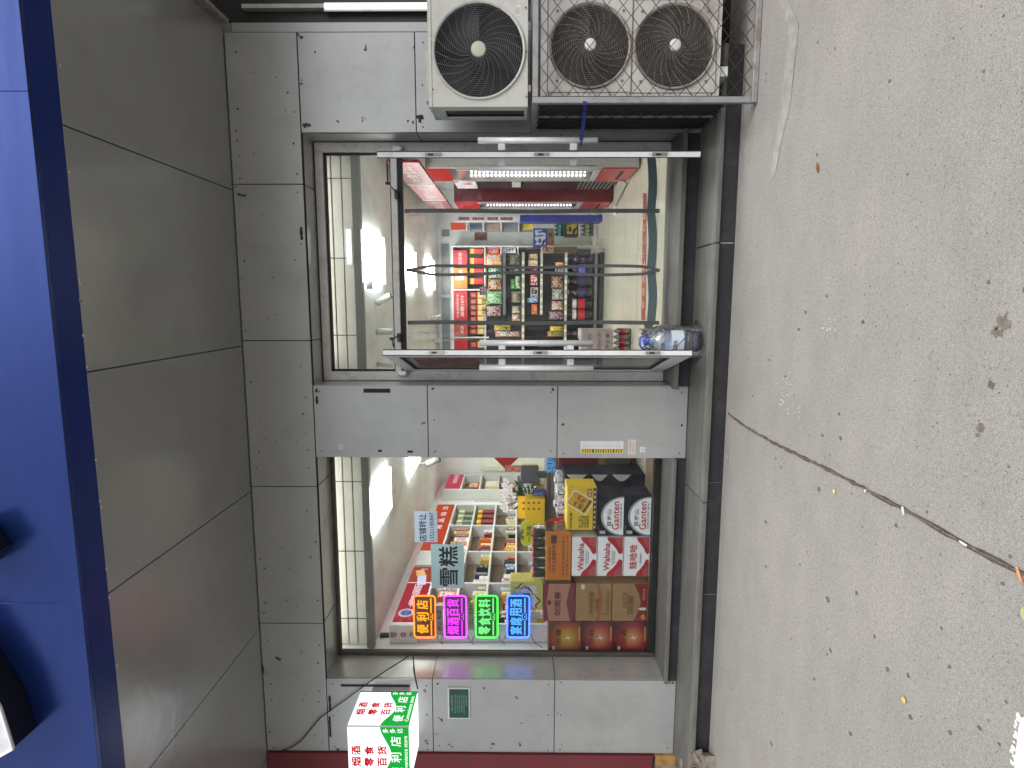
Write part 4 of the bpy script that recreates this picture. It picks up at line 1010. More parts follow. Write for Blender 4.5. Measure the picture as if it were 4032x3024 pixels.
for i in range(0):
    q = rnd.choice([1180, 1200, 1020, 960, 900, 880, 1150, 930]) + rnd.uniform(-20, 20); px = rnd.uniform(1600, 1760) if i < 15 else rnd.uniform(1900, 2450); L = []
    a = rnd.uniform(-.8, .8); ln = rnd.uniform(40, 130)
    for k in range(8):
        u = k / 7; x, z = atY(px + ln * u * (1 if i < 15 else 1.5), q + ln * .5 * math.sin(a + 2.2 * u) * (.8 if i < 15 else .12), KY - .035); L.append((x, KY - .012 - .010 * math.sin(math.pi * u), z))
    MB().tube(L, [.0005 + .0045 * math.sin(math.pi * k / 7) for k in range(8)], 5).build('film_crease', M_CR, CT)
m_mag = mat('dark_magnetic_strip', (.12, .125, .125, 1), .5, var=.15, scale=10)
for q, wv, zb in ((833, .004, 2592), (1050, .010, 2592), (1079, -.014, 2592), (1270, .006, 2590)):
    mb = MB(); n_ = 30; zlo = atY(zb, q, KY)[1] - .004; w_ = .016 if q not in (1050, 1079) else .012; L = []
    for i in range(n_ + 1):
        v = i / n_; z = zlo + (kz1 - zlo) * v
        x = atY(2050, q, KY)[0] + wv * math.sin(v * 9) * math.sin(math.pi * v) + (wv * .8 * math.sin(v * 23) * max(0, v - .7))
        if q in (1050, 1079): x += (-1 if q == 1079 else 1) * -.030 * (max(0, (v - .9) / .1) + max(0, (.07 - v) / .07))
        L.append((x, KY - .028 + .004 * math.sin(6 * v), z))
    for a, b_ in zip(L, L[1:]):
        mb.add([(a[0] - w_, a[1], a[2]), (a[0] + w_, a[1], a[2]), (b_[0] + w_, b_[1], b_[2]), (b_[0] - w_, b_[1], b_[2]), (a[0] - w_, a[1] - .005, a[2]), (a[0] + w_, a[1] - .005, a[2]), (b_[0] + w_, b_[1] - .005, b_[2]), (b_[0] - w_, b_[1] - .005, b_[2])],
               [(0, 1, 2, 3), (7, 6, 5, 4), (0, 3, 7, 4), (1, 5, 6, 2)])
    mb.build('magnetic_strip', m_mag, CT)
for (qa, qb) in ((1335, 1274), (1266, 1064), (1062, 837), (830, 606)):
    mb = MB(); n_ = 10; L = []
    for i in range(n_ + 1):
        q = qa + (qb - qa) * i / n_; u = i / n_
        sag = 8 * math.sin(math.pi * u) * (1 if qa < 1300 else .2)
        pt = atY(2578 + sag - (10 if qa > 1300 else 0), q, KY); pt2 = atY(2545 + sag * .8 - (10 if qa > 1300 else 0), q, KY)
        L.append(((pt[0], KY - .012, pt[1]), (pt2[0], KY - .012, pt2[1])))
    for (a, a2), (b_, b2) in zip(L, L[1:]):
        mb.quad(a, b_, b2, a2); f_ = lambda p: (p[0], p[1] - .006, p[2]); mb.quad(f_(a2), f_(b2), f_(b_), f_(a)); mb.quad(f_(a), f_(b_), b_, a); mb.quad(a2, b2, f_(b2), f_(a2))
    mb.build('teal_hem', mat('teal_hem', (.12, .17, .18, 1), .45, var=.08, scale=4), CT)
# red strip sticker on the floor behind the curtain
b = MB(); yy0 = 5.60
fa = [atZ(q, r, FZ + .002) for q, r in [(2533, 760), (2546, 762), (2541, 1262), (2525, 1258)]]
rs = thing('floor_sticker', 'long red floor sticker with pale characters behind the curtain hem', 'floor sticker', (fa[0][0], fa[0][1], FZ))
MB().prism([(x, y, FZ + .002) for x, y in fa], (0, 0, .001)).build('red_strip', flat(150, 34, 36, .4), rs)
t = MB()
for i, chh in enumerate('欢迎光临小心台阶'):
    u = .12 + .1 * i; c = [fa[3][0] + (fa[0][0] - fa[3][0]) * u, (fa[0][1] + fa[1][1]) / 2 + ((fa[3][1] + fa[2][1]) / 2 - (fa[0][1] + fa[1][1]) / 2) * (1 - u), FZ + .0035]
    text_mb(chh, c, .075, .12, (1, 0, 0), (0, 1, 0), mb=t)
t.build('lettering', flat(225, 190, 130, .5), rs)

# ================================================================== goods
def bag(rect, Y, cols, label, nm='snack_bag', cat='snack bag', group='snack bags on the black shelves', d=.075):
    x0, x1, z0, z1 = rectY(*rect, Y)
    o = thing(nm, label, cat, ((x0 + x1) / 2, Y, z0), group)
    a = printed('bag_' + '_'.join('%d' % (q * 99) for c in cols for q in c[:3]), cols, 34 + rnd.random() * 8, .25)
    MB().pillow(x0, x1, z0 + .001, z1, Y, d).build('bag_body', flat(*[int(255 * min(1, q ** .45)) for q in cols[0][:3]], .3), o)
    MB().pillow(x0, x1, z0 + .001, z1, Y, d, 8, 8, .07, .003).build('bag_print', a, o)
    c2 = cols[1]; c3 = cols[-1] if len(cols) > 2 else cols[0]; u0 = rnd.uniform(.1, .25); v0 = rnd.uniform(.5, .62)
    MB().pillow(x0, x1, z0 + .001, z1, Y, d, 8, 4, 0, .006, (u0, u0 + .62, v0, v0 + .28)).build('bag_lettering_band', printed('band_' + '_'.join('%d' % (q * 99) for q in c2[:3]), [c2, tuple(q * .35 for q in c2[:3]) + (1,), c2], 60, .3), o)
    u1 = rnd.uniform(.3, .5); MB().pillow(x0, x1, z0 + .001, z1, Y, d, 5, 5, 0, .0085, (u1, u1 + .42, .12, .46)).build('bag_picture', printed('pic_' + '_'.join('%d' % (q * 99) for c in (c3, c2) for q in c[:3]), [c3, c2, tuple(q * .5 for q in c3[:3]) + (1,)], 44, .3), o)
    return o
def carton(rect, Y, col, label, cols=None, nm='carton', cat='box', group=None, d=.10, kw=None):
    x0, x1, z0, z1 = rectY(*rect, Y)
    o = thing(nm, label, cat, ((x0 + x1) / 2, Y, z0), group)
    MB().bbox(x0 + .002, x1 - .002, Y, Y + d, z0 + .001, z1 - .001, .003).build('carton_body', flat(*col, .5), o)
    if cols:
        i = (x1 - x0) * .10; k = (z1 - z0) * .12
        MB().box(x0 + i, x1 - i, Y - .0022, Y - .0008, z0 + k, z1 - k).build('front_print', printed('art_' + '_'.join('%d_%d_%d' % c for c in cols), [rgb(*c) for c in cols], 14 / max(.08, (x1 - x0)) * .12, .45), o)
    return o
def bottle(cx, cy, z0, H, R, body, capc, labc, label, group=None, nm='drink_bottle', clear=True, cat='bottle'):
    o = thing(nm, label, cat, (cx, cy, z0), group)
    m = glass('clear_pet_%d_%d_%d' % body, tuple(c for c in rgb(*body)), 1.0, .05, base=.05, bump=.002, bscale=40) if clear else flat(*body, .25)
    MB().lathe((cx, cy, z0 + .001), [(.001, 0), (R * .92, .001), (R, .02), (R, H * .30), (R * .94, H * .36), (R, H * .42), (R, H * .62), (R * .85, H * .74), (R * .36, H * .9), (R * .33, H * .93)], 14).build('bottle_body', m, o)
    MB().lathe((cx, cy, z0 + H * .93), [(R * .38, 0), (R * .40, .003), (R * .40, H * .065), (.001, H * .068)], 12).build('cap', flat(*capc, .35), o)
    if labc: MB().lathe((cx, cy, z0), [(R * 1.015, H * .34), (R * 1.02, H * .345), (R * 1.02, H * .58), (R * 1.015, H * .585)], 14).build('label_band', flat(*labc, .4), o)
    return o

# ------------------------------------------------------------------ black shelf unit in the middle of the shop
GY = 8.30
M_BK = mat('black_shelf_steel', (.018, .019, .020, 1), .42, var=.2, scale=6)
gx1 = atY(2200, 993, GY)[0]; gx0 = -1.0
G = thing('shelf_unit', 'black steel shelf unit loaded with snacks and drinks in the middle of the shop', 'shelf', ((gx0 + gx1) / 2, GY, FZ))
lv = [1980, 2054, 2126, 2222, 2340]; LZ = [atY(q, 1150, GY)[1] for q in lv]
gt = atY(1905, 1150, GY)[1]
b = MB(); b.box(gx0, gx1, GY + .36, GY + .40, FZ + .02, gt - .05); b.bbox(gx0, gx1, GY + .02, GY + .36, FZ + .001, atY(2352, 1150, GY)[1] - .03, .003); b.build('back_panel', M_BK, G)
xm = atY(2000, 1240, GY)[0]
for i, z in enumerate(LZ):
    xa = xm if i in (0, 2) else gx0
    s_ = MB().bbox(xa, gx1 - .002, GY + .012, GY + .36, z - .02, z - .001, .002).build('shelf_board', M_BK, G)
    MB().box(xa, gx1 - .002, GY + .002, GY + .010, z - .038, z - .002).build('price_rail', flat(112, 118, 122, .3) if i in (0, 4) else flat(178, 180, 172, .35), s_)
    if i in (1, 2, 3):
        t = MB(); x = xa + .02
        while x < gx1 - .08:
            w_ = rnd.uniform(.03, .06); t.box(x, x + w_, GY - .0005, GY + .0015, z - .035, z - .006); x += w_ + rnd.uniform(.0, .09)
        t.build('price_tag', flat(238, 236, 205, .4), s_)
b = MB()
for x in (gx0 + .001, gx1 - .022, xm - .02): b.bbox(x, x + .02, GY + .33, GY + .359, FZ + .02, gt, .002)
b.build('upright', M_BK, G)
R_ = lambda *c: rgb(*c)
BG = [
 ((1912, 1978, 999, 1046), [R_(232, 120, 20), R_(240, 235, 230), R_(250, 190, 60)], 'orange and white crisp bag at the right end of the top shelf'),
 ((1924, 1977, 1050, 1096), [R_(150, 215, 160), R_(225, 240, 225), R_(40, 120, 60)], 'mint green crisp bag on the top shelf beside the curtain strips'),
 ((1922, 1977, 1098, 1142), [R_(200, 110, 50), R_(245, 225, 200), R_(140, 60, 30)], 'rust and cream crisp bag in the centre of the top shelf'),
 ((1918, 1977, 1146, 1198), [R_(120, 200, 70), R_(210, 240, 215), R_(60, 150, 60)], 'bright green crisp bag on the top shelf'),
 ((1912, 1977, 1200, 1248), [R_(75, 30, 22), R_(225, 205, 200), R_(110, 45, 30)], 'dark brown snack bag on the top shelf'),
 ((1998, 2051, 1000, 1046), [R_(85, 90, 78), R_(160, 160, 135), R_(60, 66, 60)], 'dull grey green pouch at the right end of the second shelf'),
 ((2004, 2051, 1050, 1074), [R_(170, 150, 90), R_(60, 80, 100), R_(215, 200, 150)], 'tan pouch on the second shelf between the curtain strips'),
 ((2010, 2029, 1098, 1140), [R_(70, 190, 60), R_(150, 220, 120)], 'narrow leaf green pouch on the second shelf'),
 ((2029, 2051, 1086, 1138), [R_(160, 205, 110), R_(235, 240, 220), R_(90, 150, 60)], 'pale green pouch on the second shelf'),
 ((2014, 2051, 1146, 1192), [R_(130, 165, 155), R_(220, 205, 160), R_(60, 90, 85)], 'teal and tan pouch on the second shelf'),
 ((2016, 2051, 1204, 1234), [R_(205, 185, 140), R_(250, 245, 230), R_(110, 90, 60)], 'beige nut pouch on the second shelf'),
 ((2016, 2051, 1236, 1264), [R_(230, 180, 120), R_(250, 245, 240), R_(205, 110, 30)], 'orange and white pouch near the third curtain strip'),
 ((1946, 2010, 1280, 1302), [R_(190, 160, 70), R_(230, 215, 90), R_(70, 55, 30)], 'gold pouch on the left half of the second shelf'),
 ((1950, 2050, 1303, 1326), [R_(190, 120, 70), R_(240, 235, 235), R_(150, 70, 40)], 'brown and white pouch beside the inner door handle'),
 ((1980, 2044, 1344, 1364), [R_(205, 175, 85), R_(240, 230, 200)], 'straw coloured pouch next to the left door leaf'),
 ((2170, 2220, 1086, 1136), [R_(150, 100, 65), R_(215, 185, 150), R_(95, 60, 40)], 'bag of tan buns on the fourth shelf'),
 ((2174, 2220, 1136, 1180), [R_(185, 180, 175), R_(230, 230, 228), R_(110, 108, 104)], 'grey and white pouch on the fourth shelf'),
 ((2170, 2220, 1184, 1222), [R_(190, 60, 40), R_(250, 245, 235), R_(220, 170, 60)], 'red and white noodle bag on the fourth shelf'),
 ((2160, 2220, 1224, 1260), [R_(110, 60, 85), R_(200, 190, 205), R_(150, 40, 60)], 'plum coloured snack bag on the fourth shelf'),
 ((2166, 2220, 1284, 1304), [R_(235, 200, 50), R_(250, 225, 110)], 'yellow snack bag on the fourth shelf left of the strip'),
 ((2156, 2220, 1303, 1325), [R_(210, 60, 90), R_(120, 180, 50), R_(245, 200, 60), R_(120, 90, 170)], 'multicoloured sweets bag on the fourth shelf'),
 ((2122, 2180, 1346, 1366), [R_(120, 75, 90), R_(190, 200, 140)], 'mauve pouch on the fourth shelf next to the left leaf'),
]
for r_, c_, l_ in BG: bag(r_, GY + .10 if r_[0] < 2040 and r_[1] < 1990 else GY + .12, c_, l_)
CB = [
 ((2082, 2118, 999, 1022), (200, 165, 125), [(200, 165, 125), (235, 220, 200), (150, 105, 70)], 'small tan biscuit box at the right end of the third shelf'),
 ((2080, 2118, 1024, 1047), (235, 210, 190), [(235, 150, 30), (245, 235, 225), (250, 200, 40)], 'orange and white biscuit box on the third shelf'),
 ((2087, 2118, 1053, 1074), (190, 25, 45), [(190, 25, 45), (90, 40, 90), (240, 220, 215)], 'crimson biscuit box on the third shelf between the strips'),
 ((2087, 2118, 1080, 1125), (185, 35, 50), [(185, 35, 50), (245, 225, 215), (150, 20, 30)], 'wide red biscuit box on the third shelf'),
 ((2089, 2119, 1131, 1173), (200, 200, 205), [(205, 205, 210), (60, 55, 60), (170, 165, 180)], 'light grey biscuit box with dark rounds on the third shelf'),
 ((2076, 2119, 1173, 1192), (95, 150, 215), [(70, 130, 205), (190, 220, 240), (235, 240, 245)], 'sky blue biscuit box on the third shelf'),
 ((2093, 2116, 1197, 1238), (225, 95, 60), [(225, 95, 60), (245, 165, 60), (200, 40, 40)], 'orange red box at the left end of the third shelf'),
 ((2188, 2219, 1032, 1047), (225, 150, 60), [(225, 150, 60), (245, 225, 190)], 'small orange box at the right end of the fourth shelf'),
 ((2187, 2219, 1054, 1076), (215, 200, 180), [(215, 200, 180), (80, 45, 40), (240, 235, 225)], 'cream and brown box on the fourth shelf between the strips'),
 ((1888, 1919, 1127, 1162), (85, 60, 75), [(85, 60, 75), (150, 120, 140), (60, 40, 55)], 'mauve pack standing on top of the green crisp bag row'),
 ((1896, 1924, 1170, 1200), (180, 165, 85), [(180, 165, 85), (110, 95, 50)], 'khaki pack behind the bright green crisp bag'),
 ((1896, 1916, 1208, 1238), (185, 170, 95), [(185, 170, 95), (70, 65, 45)], 'mustard pack behind the dark brown snack bag'),
]
for r_, c_, cs, l_ in CB: carton(r_, GY + (.2 if r_[0] < 1950 else .07), c_, l_, cs, 'snack_box', 'snack box', 'snack boxes on the black shelves')
bn = [(1020, (120, 150, 225), (90, 130, 215), None, 'blue tinted big water bottle at the right end of the lowest shelf'), (1062, (190, 200, 225), (60, 60, 70), (95, 105, 200), 'big bottle with a violet blue band between the strips'),
      (1107, (200, 205, 215), (180, 185, 190), (55, 50, 100), 'clear big bottle with a dark violet band, right one of a pair'), (1150, (200, 205, 215), (185, 190, 195), (62, 56, 110), 'clear big bottle with a dark violet band, left one of a pair'),
      (1195, (205, 208, 210), (150, 40, 40), (195, 30, 50), 'clear big bottle with a white and red band, right one of a pair'), (1238, (205, 208, 210), (150, 40, 40), (198, 34, 52), 'clear big bottle with a white and red band, left one of a pair'), (1312, (210, 212, 212), (190, 50, 50), (230, 225, 225), 'clear big bottle with a red cap above the grey carton')]
for q, bd, cp, lb, l_ in bn:
    x = atY(2290, q, GY + .12)[0]; z0 = LZ[4] + .0; o = bottle(x, GY + .12, z0, atY(2234, q, GY + .12)[1] - z0, .072, bd, cp, lb, l_, 'big bottles on the lowest shelf')
    if q in (1195, 1238): MB().lathe((x, GY + .12, z0), [(.0735, .235), (.0738, .236), (.0738, .285), (.0735, .286)], 14).build('white_band', flat(225, 225, 222, .4), o)
# drinks standing on the floor before the shelf
x0, x1, z0, z1 = rectY(2288, 2414, 1296, 1392, 6.2)
o = thing('drinks_carton', 'greyish pink drinks carton stacked on shrink wrapped bottles behind the left door leaf', 'box', ((x0 + x1) / 2, 6.2, z0))
MB().bbox(x0, x1, 6.2, 6.45, z0 + .002, z1, .006).build('carton_body', mat('greyish_pink_card', (.36, .29, .29, 1), .6, var=.15, scale=12), o)
t = MB()
for i in range(3): text_mb(['饮用纯净水', '550ml x 24', '净含量'][i], ((x0 + x1) / 2, 6.199, z1 - .09 - i * .09), .16, .04, mb=t)
t.build('lettering', flat(95, 70, 75, .6), o)
zs = z0
for i, q in enumerate((1304, 1327, 1350, 1373)):
    x = atY(2450, q, 6.25)[0]
    bottle(x, 6.27, FZ, zs - FZ - .002, .030, (190, 185, 185), (205, 205, 205), (150, 35, 45), 'red banded small bottle in the pack under the grey carton, %s from the right' % ['first', 'second', 'third', 'last'][i], 'bottles under the grey carton')

# ------------------------------------------------------------------ back wall shelves with red headers
BY = 9.62
bx0_, bx1_ = atY(1810, 1400, BY)[0], atY(1810, 970, BY)[0]
bx0_ -= .3
zh0, zh1 = atY(1840, 1100, BY)[1], atY(1785, 1100, BY)[1]
BS = thing('wall_shelf', 'white back wall shelves under red advertising headers, seen over the black unit', 'shelf', ((bx0_ + bx1_) / 2, BY, FZ))
M_WS = mat('white_shelf_board', (.70, .70, .68, 1), .4, var=.04); M_DK = mat('dark_shelf_back', (.11, .095, .08, 1), .6, var=.2, scale=3)
MB().box(bx0_, bx1_, 9.96, 9.985, FZ, zh1).build('back_panel', M_DK, BS)
post = [atY(1900, q, BY)[0] for q in (1329, 1141, 970)]
b = MB()
for x in post: b.bbox(x - .012, x + .012, BY, 9.955, FZ, zh1 + .02, .002)
b.box(bx0_, bx1_, BY + .002, 9.955, zh1 + .001, zh1 + .03); b.build('upright', M_WS, BS)
bl_ = [1906, 1970, 2036]
for q in bl_: MB().bbox(bx0_, bx1_, BY + .004, 9.954, atY(q, 1100, BY)[1] - .024, atY(q, 1100, BY)[1] - .002, .002).build('shelf_board', M_WS, BS)
hd = [(985, 1052, (196, 38, 52), None), (1055, 1136, (226, 130, 50), None), (1146, 1264, (186, 42, 50), '你能品味的历史'), (1276, 1322, (168, 70, 50), None), (1333, 1400, (170, 34, 46), None)]
for a, b_, c_, s_ in hd:
    xa, xb = atY(1810, b_, BY)[0], atY(1810, a, BY)[0]
    h = MB().bbox(xa, xb, BY - .004, BY + .003, zh0, zh1, .002).build('header_board', flat(*c_, .4), BS)
    t = MB()
    if s_:
        text_mb(s_, ((xa + xb) / 2, BY - .005, zh1 - .065), (xb - xa) * .8, .035, mb=t); text_mb('国窖1573', ((xa + xb) / 2, BY - .005, zh0 + .085), (xb - xa) * .68, .055, bold=.01, mb=t)
    elif a == 985: text_mb('剑南春', ((xa + xb) / 2, BY - .005, (zh0 + zh1) / 2), (xb - xa) * .75, .06, mb=t)
    elif a == 1055: text_mb('郎酒', (xb - .09, BY - .005, zh0 + .1), .12, .06, bold=.02, mb=t); t.box(xa + .13, xa + .19, BY - .006, BY - .0045, zh0 + .05, zh0 + .19)
    elif a == 1276: text_mb('美酒', ((xa + xb) / 2, BY - .005, zh0 + .09), .12, .05, mb=t)
    if t.v: t.build('lettering', flat(238, 214, 205, .5), h)
nm_ = ['beside the white post', 'second from the white post', 'third from the white post', 'fourth from the white post']
for i, (a, b_) in enumerate([(1096, 1119), (1057, 1074), (1015, 1039), (979, 999)]):
    o = carton((1850, 1903, a, b_), BY + .06, (212, 52, 40), 'red and yellow liquor box on the back wall, ' + nm_[i], [(205, 45, 40), (225, 70, 45)], 'liquor_box', 'liquor box', 'red and yellow boxes on the back wall shelf')
    x0, x1, z0, z1 = rectY(1850, 1866, a, b_, BY + .06); MB().bbox(x0, x1, BY + .057, BY + .0595, z0, z1 - .001, .001).build('yellow_band', flat(238, 196, 60, .5), o)
od = ['first', 'second', 'third', 'fourth', 'fifth', 'sixth', 'seventh', 'eighth']
for i, (a, b_) in enumerate([(1150, 1173), (1175, 1198), (1200, 1221), (1222, 1243), (1245, 1266), (1280, 1291), (1293, 1316), (1344, 1368)]):
    o = carton((1845, 1905, a, b_), BY + .06, (150, 20, 28), 'dark red liquor box with a cream foot, %s to the left of the white post' % od[i], None, 'liquor_box', 'liquor box', 'dark red boxes on the back wall shelf')
    x0, x1, z0, z1 = rectY(1881, 1905, a, b_, BY + .06); MB().bbox(x0 + .002, x1 - .002, BY + .056, BY + .0595, z0 + .001, z1, .001).build('cream_foot', flat(225, 195, 125, .5), o)
    x0, x1, z0, z1 = rectY(1849, 1878, a, b_, BY + .06)
    t = text_mb('國窖', ((x0 + x1) / 2, BY + .0585, (z0 + z1) / 2), (x1 - x0) * .6, .07, bold=.01); t.build('lettering', flat(225, 160, 110, .5), o)
o = carton((1915, 1965, 975, 999), BY + .06, (200, 60, 70), 'red, gold and blue gift box on the second back wall shelf', [(225, 180, 70), (190, 40, 60), (150, 170, 220)], 'liquor_box', 'liquor box')
o = carton((1975, 2030, 976, 996), BY + .05, (225, 225, 228), 'white gift box lying on the third back wall shelf', [(230, 230, 230), (70, 65, 70), (225, 225, 228)], 'liquor_box', 'liquor box')
# windows high on the back wall and wall boards
for (a, b_, c, d, lab) in [(1739, 903, 1770, 931, 'small'), (1739, 960, 1770, 1160, 'wide'), (1741, 1172, 1772, 1420, 'long')]:
    x0, x1, z0, z1 = rectY(a, c, b_, d, 9.99); MB().box(x0, x1, 9.985, 9.995, z0, z1).build('vent_window', mat('grey_vent_glass', (.28, .30, .29, 1), .3, var=.15, scale=4), SHOP)
x0, x1, z0, z1 = rectY(1869, 1917, 912, 946, 9.99); single(MB().box(x0, x1, 9.98, 9.997, z0, z1), 'wall_notice', printed('brown_notice', [rgb(110, 62, 52), rgb(140, 90, 80), rgb(90, 45, 40)], 20), 'brownish red notice on the back wall above the carton pile', 'notice')
# right back: shelf against the right wall with a white tall sign
RX = 1.05
x0, x1, z0, z1 = rectY(1786, 2047, 848, 874, 8.62)
o = thing('wall_sign', 'tall white sign with dark red characters beyond the second red cooler', 'sign', ((x0 + x1) / 2, 8.62, z0))
MB().bbox(x0, x1, 8.62, 8.66, z0, z1, .006).build('sign_board', flat(226, 228, 234, .35), o)
t = MB()
for i, chh in enumerate('如意如愿'): text_mb(chh, ((x0 + x1) / 2, 8.619, z1 - .14 - i * (z1 - z0 - .2) / 3.6), (x1 - x0) * .42, .17, bold=.03, mb=t)
t.build('lettering', flat(140, 50, 60, .5), o)
x0, x1, z0, z1 = rectY(2048, 2190, 846, 872, 8.62)
single(MB().bbox(x0, x1, 8.62, 8.9, FZ + .001, z1, .006), 'blue_cabinet', mat('royal_blue_panel', (.02, .035, .30, 1), .35, var=.3, scale=5), 'deep blue cabinet panel below the tall white sign', 'cabinet')
sx0, sx1 = atY(1900, 905, 9.3)[0], atY(1900, 876, 9.3)[0]
RS = thing('wall_shelf', 'narrow grey shelves with an orange red top board near the back right corner', 'shelf', ((sx0 + sx1) / 2, 9.3, FZ))
zz = [atY(q, 890, 9.3)[1] for q in (1775, 1835, 1900, 1970, 2040, 2100)]
MB().bbox(sx0, sx1, 9.3, 9.32, zz[1], zz[0], .003).build('header_board', flat(205, 70, 45, .4), RS)
for z in zz[1:]: MB().bbox(sx0, sx1 + .1, 9.3, 9.6, z - .02, z, .002).build('shelf_board', M_WS, RS)
MB().box(sx0, sx1 + .1, 9.61, 9.63, zz[-1], zz[1] - .03).build('back_panel', mat('grey_shelf_back', (.25, .26, .27, 1), .5), RS)
for i, (q0, q1, cl, lab) in enumerate([(1850, 1898, (70, 78, 100), 'slate blue stack of packs on the upper grey corner shelf'), (1915, 1968, (150, 120, 95), 'brown stack of packs on the middle grey corner shelf'), (1985, 2038, (120, 125, 130), 'grey stack of packs on the lower grey corner shelf'), (2058, 2098, (225, 200, 50), 'bright yellow pack on the lowest grey corner shelf')]):
    carton((q0, q1, 880, 903), 9.36, cl, lab, None, 'goods_pack', 'pack')
# pile of drink packs under it
PK = [((2100, 2155, 898, 972), (38, 62, 150), 'royal blue carton on top of the pile at the back right', [(38, 62, 150), (200, 210, 230), (30, 50, 130)]),
      ((2155, 2182, 898, 960), (150, 110, 60), 'kraft and gold carton in the pile between blue and teal', [(150, 110, 60), (90, 60, 35)]),
      ((2224, 2278, 846, 930), (24, 24, 20), 'black carton with yellow marks in the pile at the back right', [(24, 24, 20), (200, 175, 50), (30, 30, 26)]),
      ((2180, 2272, 970, 992), (122, 100, 78), 'plain brown carton beside the black shelf unit', None),
      ((2132, 2180, 970, 992), (205, 190, 150), 'cream carton with a red mark on the brown carton', [(205, 190, 150), (170, 60, 50)])]
for r_, c_, l_, cs in PK: carton(r_, 9.0 if r_[2] < 960 else 8.75, c_, l_, cs, 'drinks_carton', 'box', d=.25)
for row, (qa, qb, bd, cp, lb, nm2) in enumerate([(2180, 2222, (90, 175, 175), (150, 190, 215), (80, 165, 160), 'teal'), (2282, 2338, (165, 180, 180), (200, 205, 205), (165, 180, 130), 'pale')]):
    for i, q in enumerate((858, 874, 890, 906, 922)):
        x = atY((qa + qb) / 2, q, 8.95)[0]; z0 = max(FZ, atY(qb, q, 8.95)[1]); z1 = atY(qa, q, 8.95)[1]
        bottle(x, 8.95, z0, z1 - z0, .029, bd, cp, lb, '%s bottle in the pile at the back right, %s from the right' % (nm2, od[i]), '%s bottles in the back pile' % nm2)
# ------------------------------------------------------------------ coolers along the right wall
M_RED = mat('cooler_red', (.34, .028, .03, 1), .3, var=.06, scale=4); M_RDK = mat('cooler_dark_red', (.13, .008, .014, 1), .3, var=.1, scale=4)
E_LED = emit('led_dot', (.92, 1, .98, 1), 5.0); E_BACK = emit('cooler_inner_glow', (1, .97, .92, 1), .7)
def cooler(y0, y1, xf, z1, lab, goods, led, lit):
    o = thing('drinks_cooler', lab, 'cooler', (xf, y0, FZ)); xb = 1.75
    b = MB(); b.bbox(xf + .01, xb, y0, y0 + .03, FZ + .02, z1, .004); b.bbox(xf + .01, xb, y1 - .03, y1, FZ + .02, z1, .004); b.box(xb - .02, xb, y0 + .03, y1 - .03, FZ + .02, z1); b.box(xf + .02, xb - .02, y0 + .03, y1 - .03, z1 - .05, z1 - .002); b.build('cabinet', M_RDK if lit else flat(176, 172, 170, .3), o)
    MB().bbox(xf, xf + .25, y0 + .001, y1 - .001, FZ + .03, FZ + .36, .006).build('base_panel', M_RED, o)
    MB().bbox(xf, xf + .04, y0 + .031, y1 - .031, z1 - (.28 if lit else .20), z1 - .003, .004).build('top_sign', emit('cooler_sign_glow', (.85, .06, .05, 1), .4), o)
    b = MB(); b.bbox(xf - .001, xf + .03, y0 + .032, y0 + .075, FZ + .37, z1 - .29, .003); b.bbox(xf - .001, xf + .03, y1 - .075, y1 - .032, FZ + .37, z1 - .29, .003); b.bbox(xf, xf + .029, y0 + .076, y1 - .076, FZ + .37, FZ + .42, .003); b.build('door_frame', flat(165, 160, 158, .3), o)
    MB().box(xf + .010, xf + .016, y0 + .076, y1 - .076, FZ + .42, z1 - .29).build('cooler_glass', M_GLASS, o)
    MB().box(xb - .05, xb - .022, y0 + .04, y1 - .04, FZ + .40, z1 - .06).build('inner_back', E_BACK, o)
    ld = MB(); n = int((z1 - FZ - .8) / .042)
    for col in range(3):
        for i in range(n): ld.lathe((xf + .05 + col * .035, y1 - .09 - col * .02, FZ + .48 + i * .042), [(.001, -.013), (.010, -.009), (.013, 0), (.010, .009), (.001, .013)], 6)
    ld.build('led_strip', E_LED, o)
    sh = MB()
    for k in range(5): sh.box(xf + .08, xb - .06, y0 + .04, y1 - .04, FZ + .42 + k * .30, FZ + .425 + k * .30)
    sh.build('inner_shelf', flat(200, 202, 205, .3), o)
    g = MB()
    g.box(xf - .004, xf - .001, y0 + .12, y1 - .12, FZ + .14, FZ + .17); g.build('base_slot', M_BLACK, o)
    return o
cooler(5.98, 6.62, 1.235, 2.34, 'nearest red drinks cooler with rows of bright led dots behind the right door leaf', None, 1, 0)
cooler(7.66, 8.30, 1.185, 2.24, 'farther red drinks cooler with a dark red side panel', None, 1, 1)
o = thing('black_cooler', 'black cabinet cooler with a ribbed grille between the two red coolers', 'cooler', (1.36, 6.66, FZ))
MB().bbox(1.34, 1.75, 6.66, 7.62, FZ + .06, 2.2, .01).build('cabinet', mat('black_gloss_cabinet', (.02, .022, .025, 1), .25, var=.2, scale=5), o)
b = MB()
for i in range(9): b.bbox(1.327, 1.339, 6.68, 7.6, FZ + .08 + i * .045, FZ + .10 + i * .045, .003)
b.build('grille_rib', flat(95, 98, 96, .4), o)
MB().bbox(1.325, 1.338, 6.7, 7.58, FZ + .62, 1.9, .003).build('dark_glass_door', mat('dark_cooler_glass', (.03, .034, .038, 1), .08, var=.3, scale=3), o)
MB().bbox(1.322, 1.337, 6.72, 7.5, 1.93, 2.18, .004).build('lit_top_sign', printed('top_sign_print', [rgb(220, 225, 228), rgb(200, 205, 215), rgb(205, 70, 80)], 7), o)
single(MB().bbox(1.300, 1.318, 7.0, 7.3, 1.42, 1.52, .003), 'door_sticker', flat(180, 178, 176, .4), 'pale sticker plate on the black cabinet cooler', 'sticker')
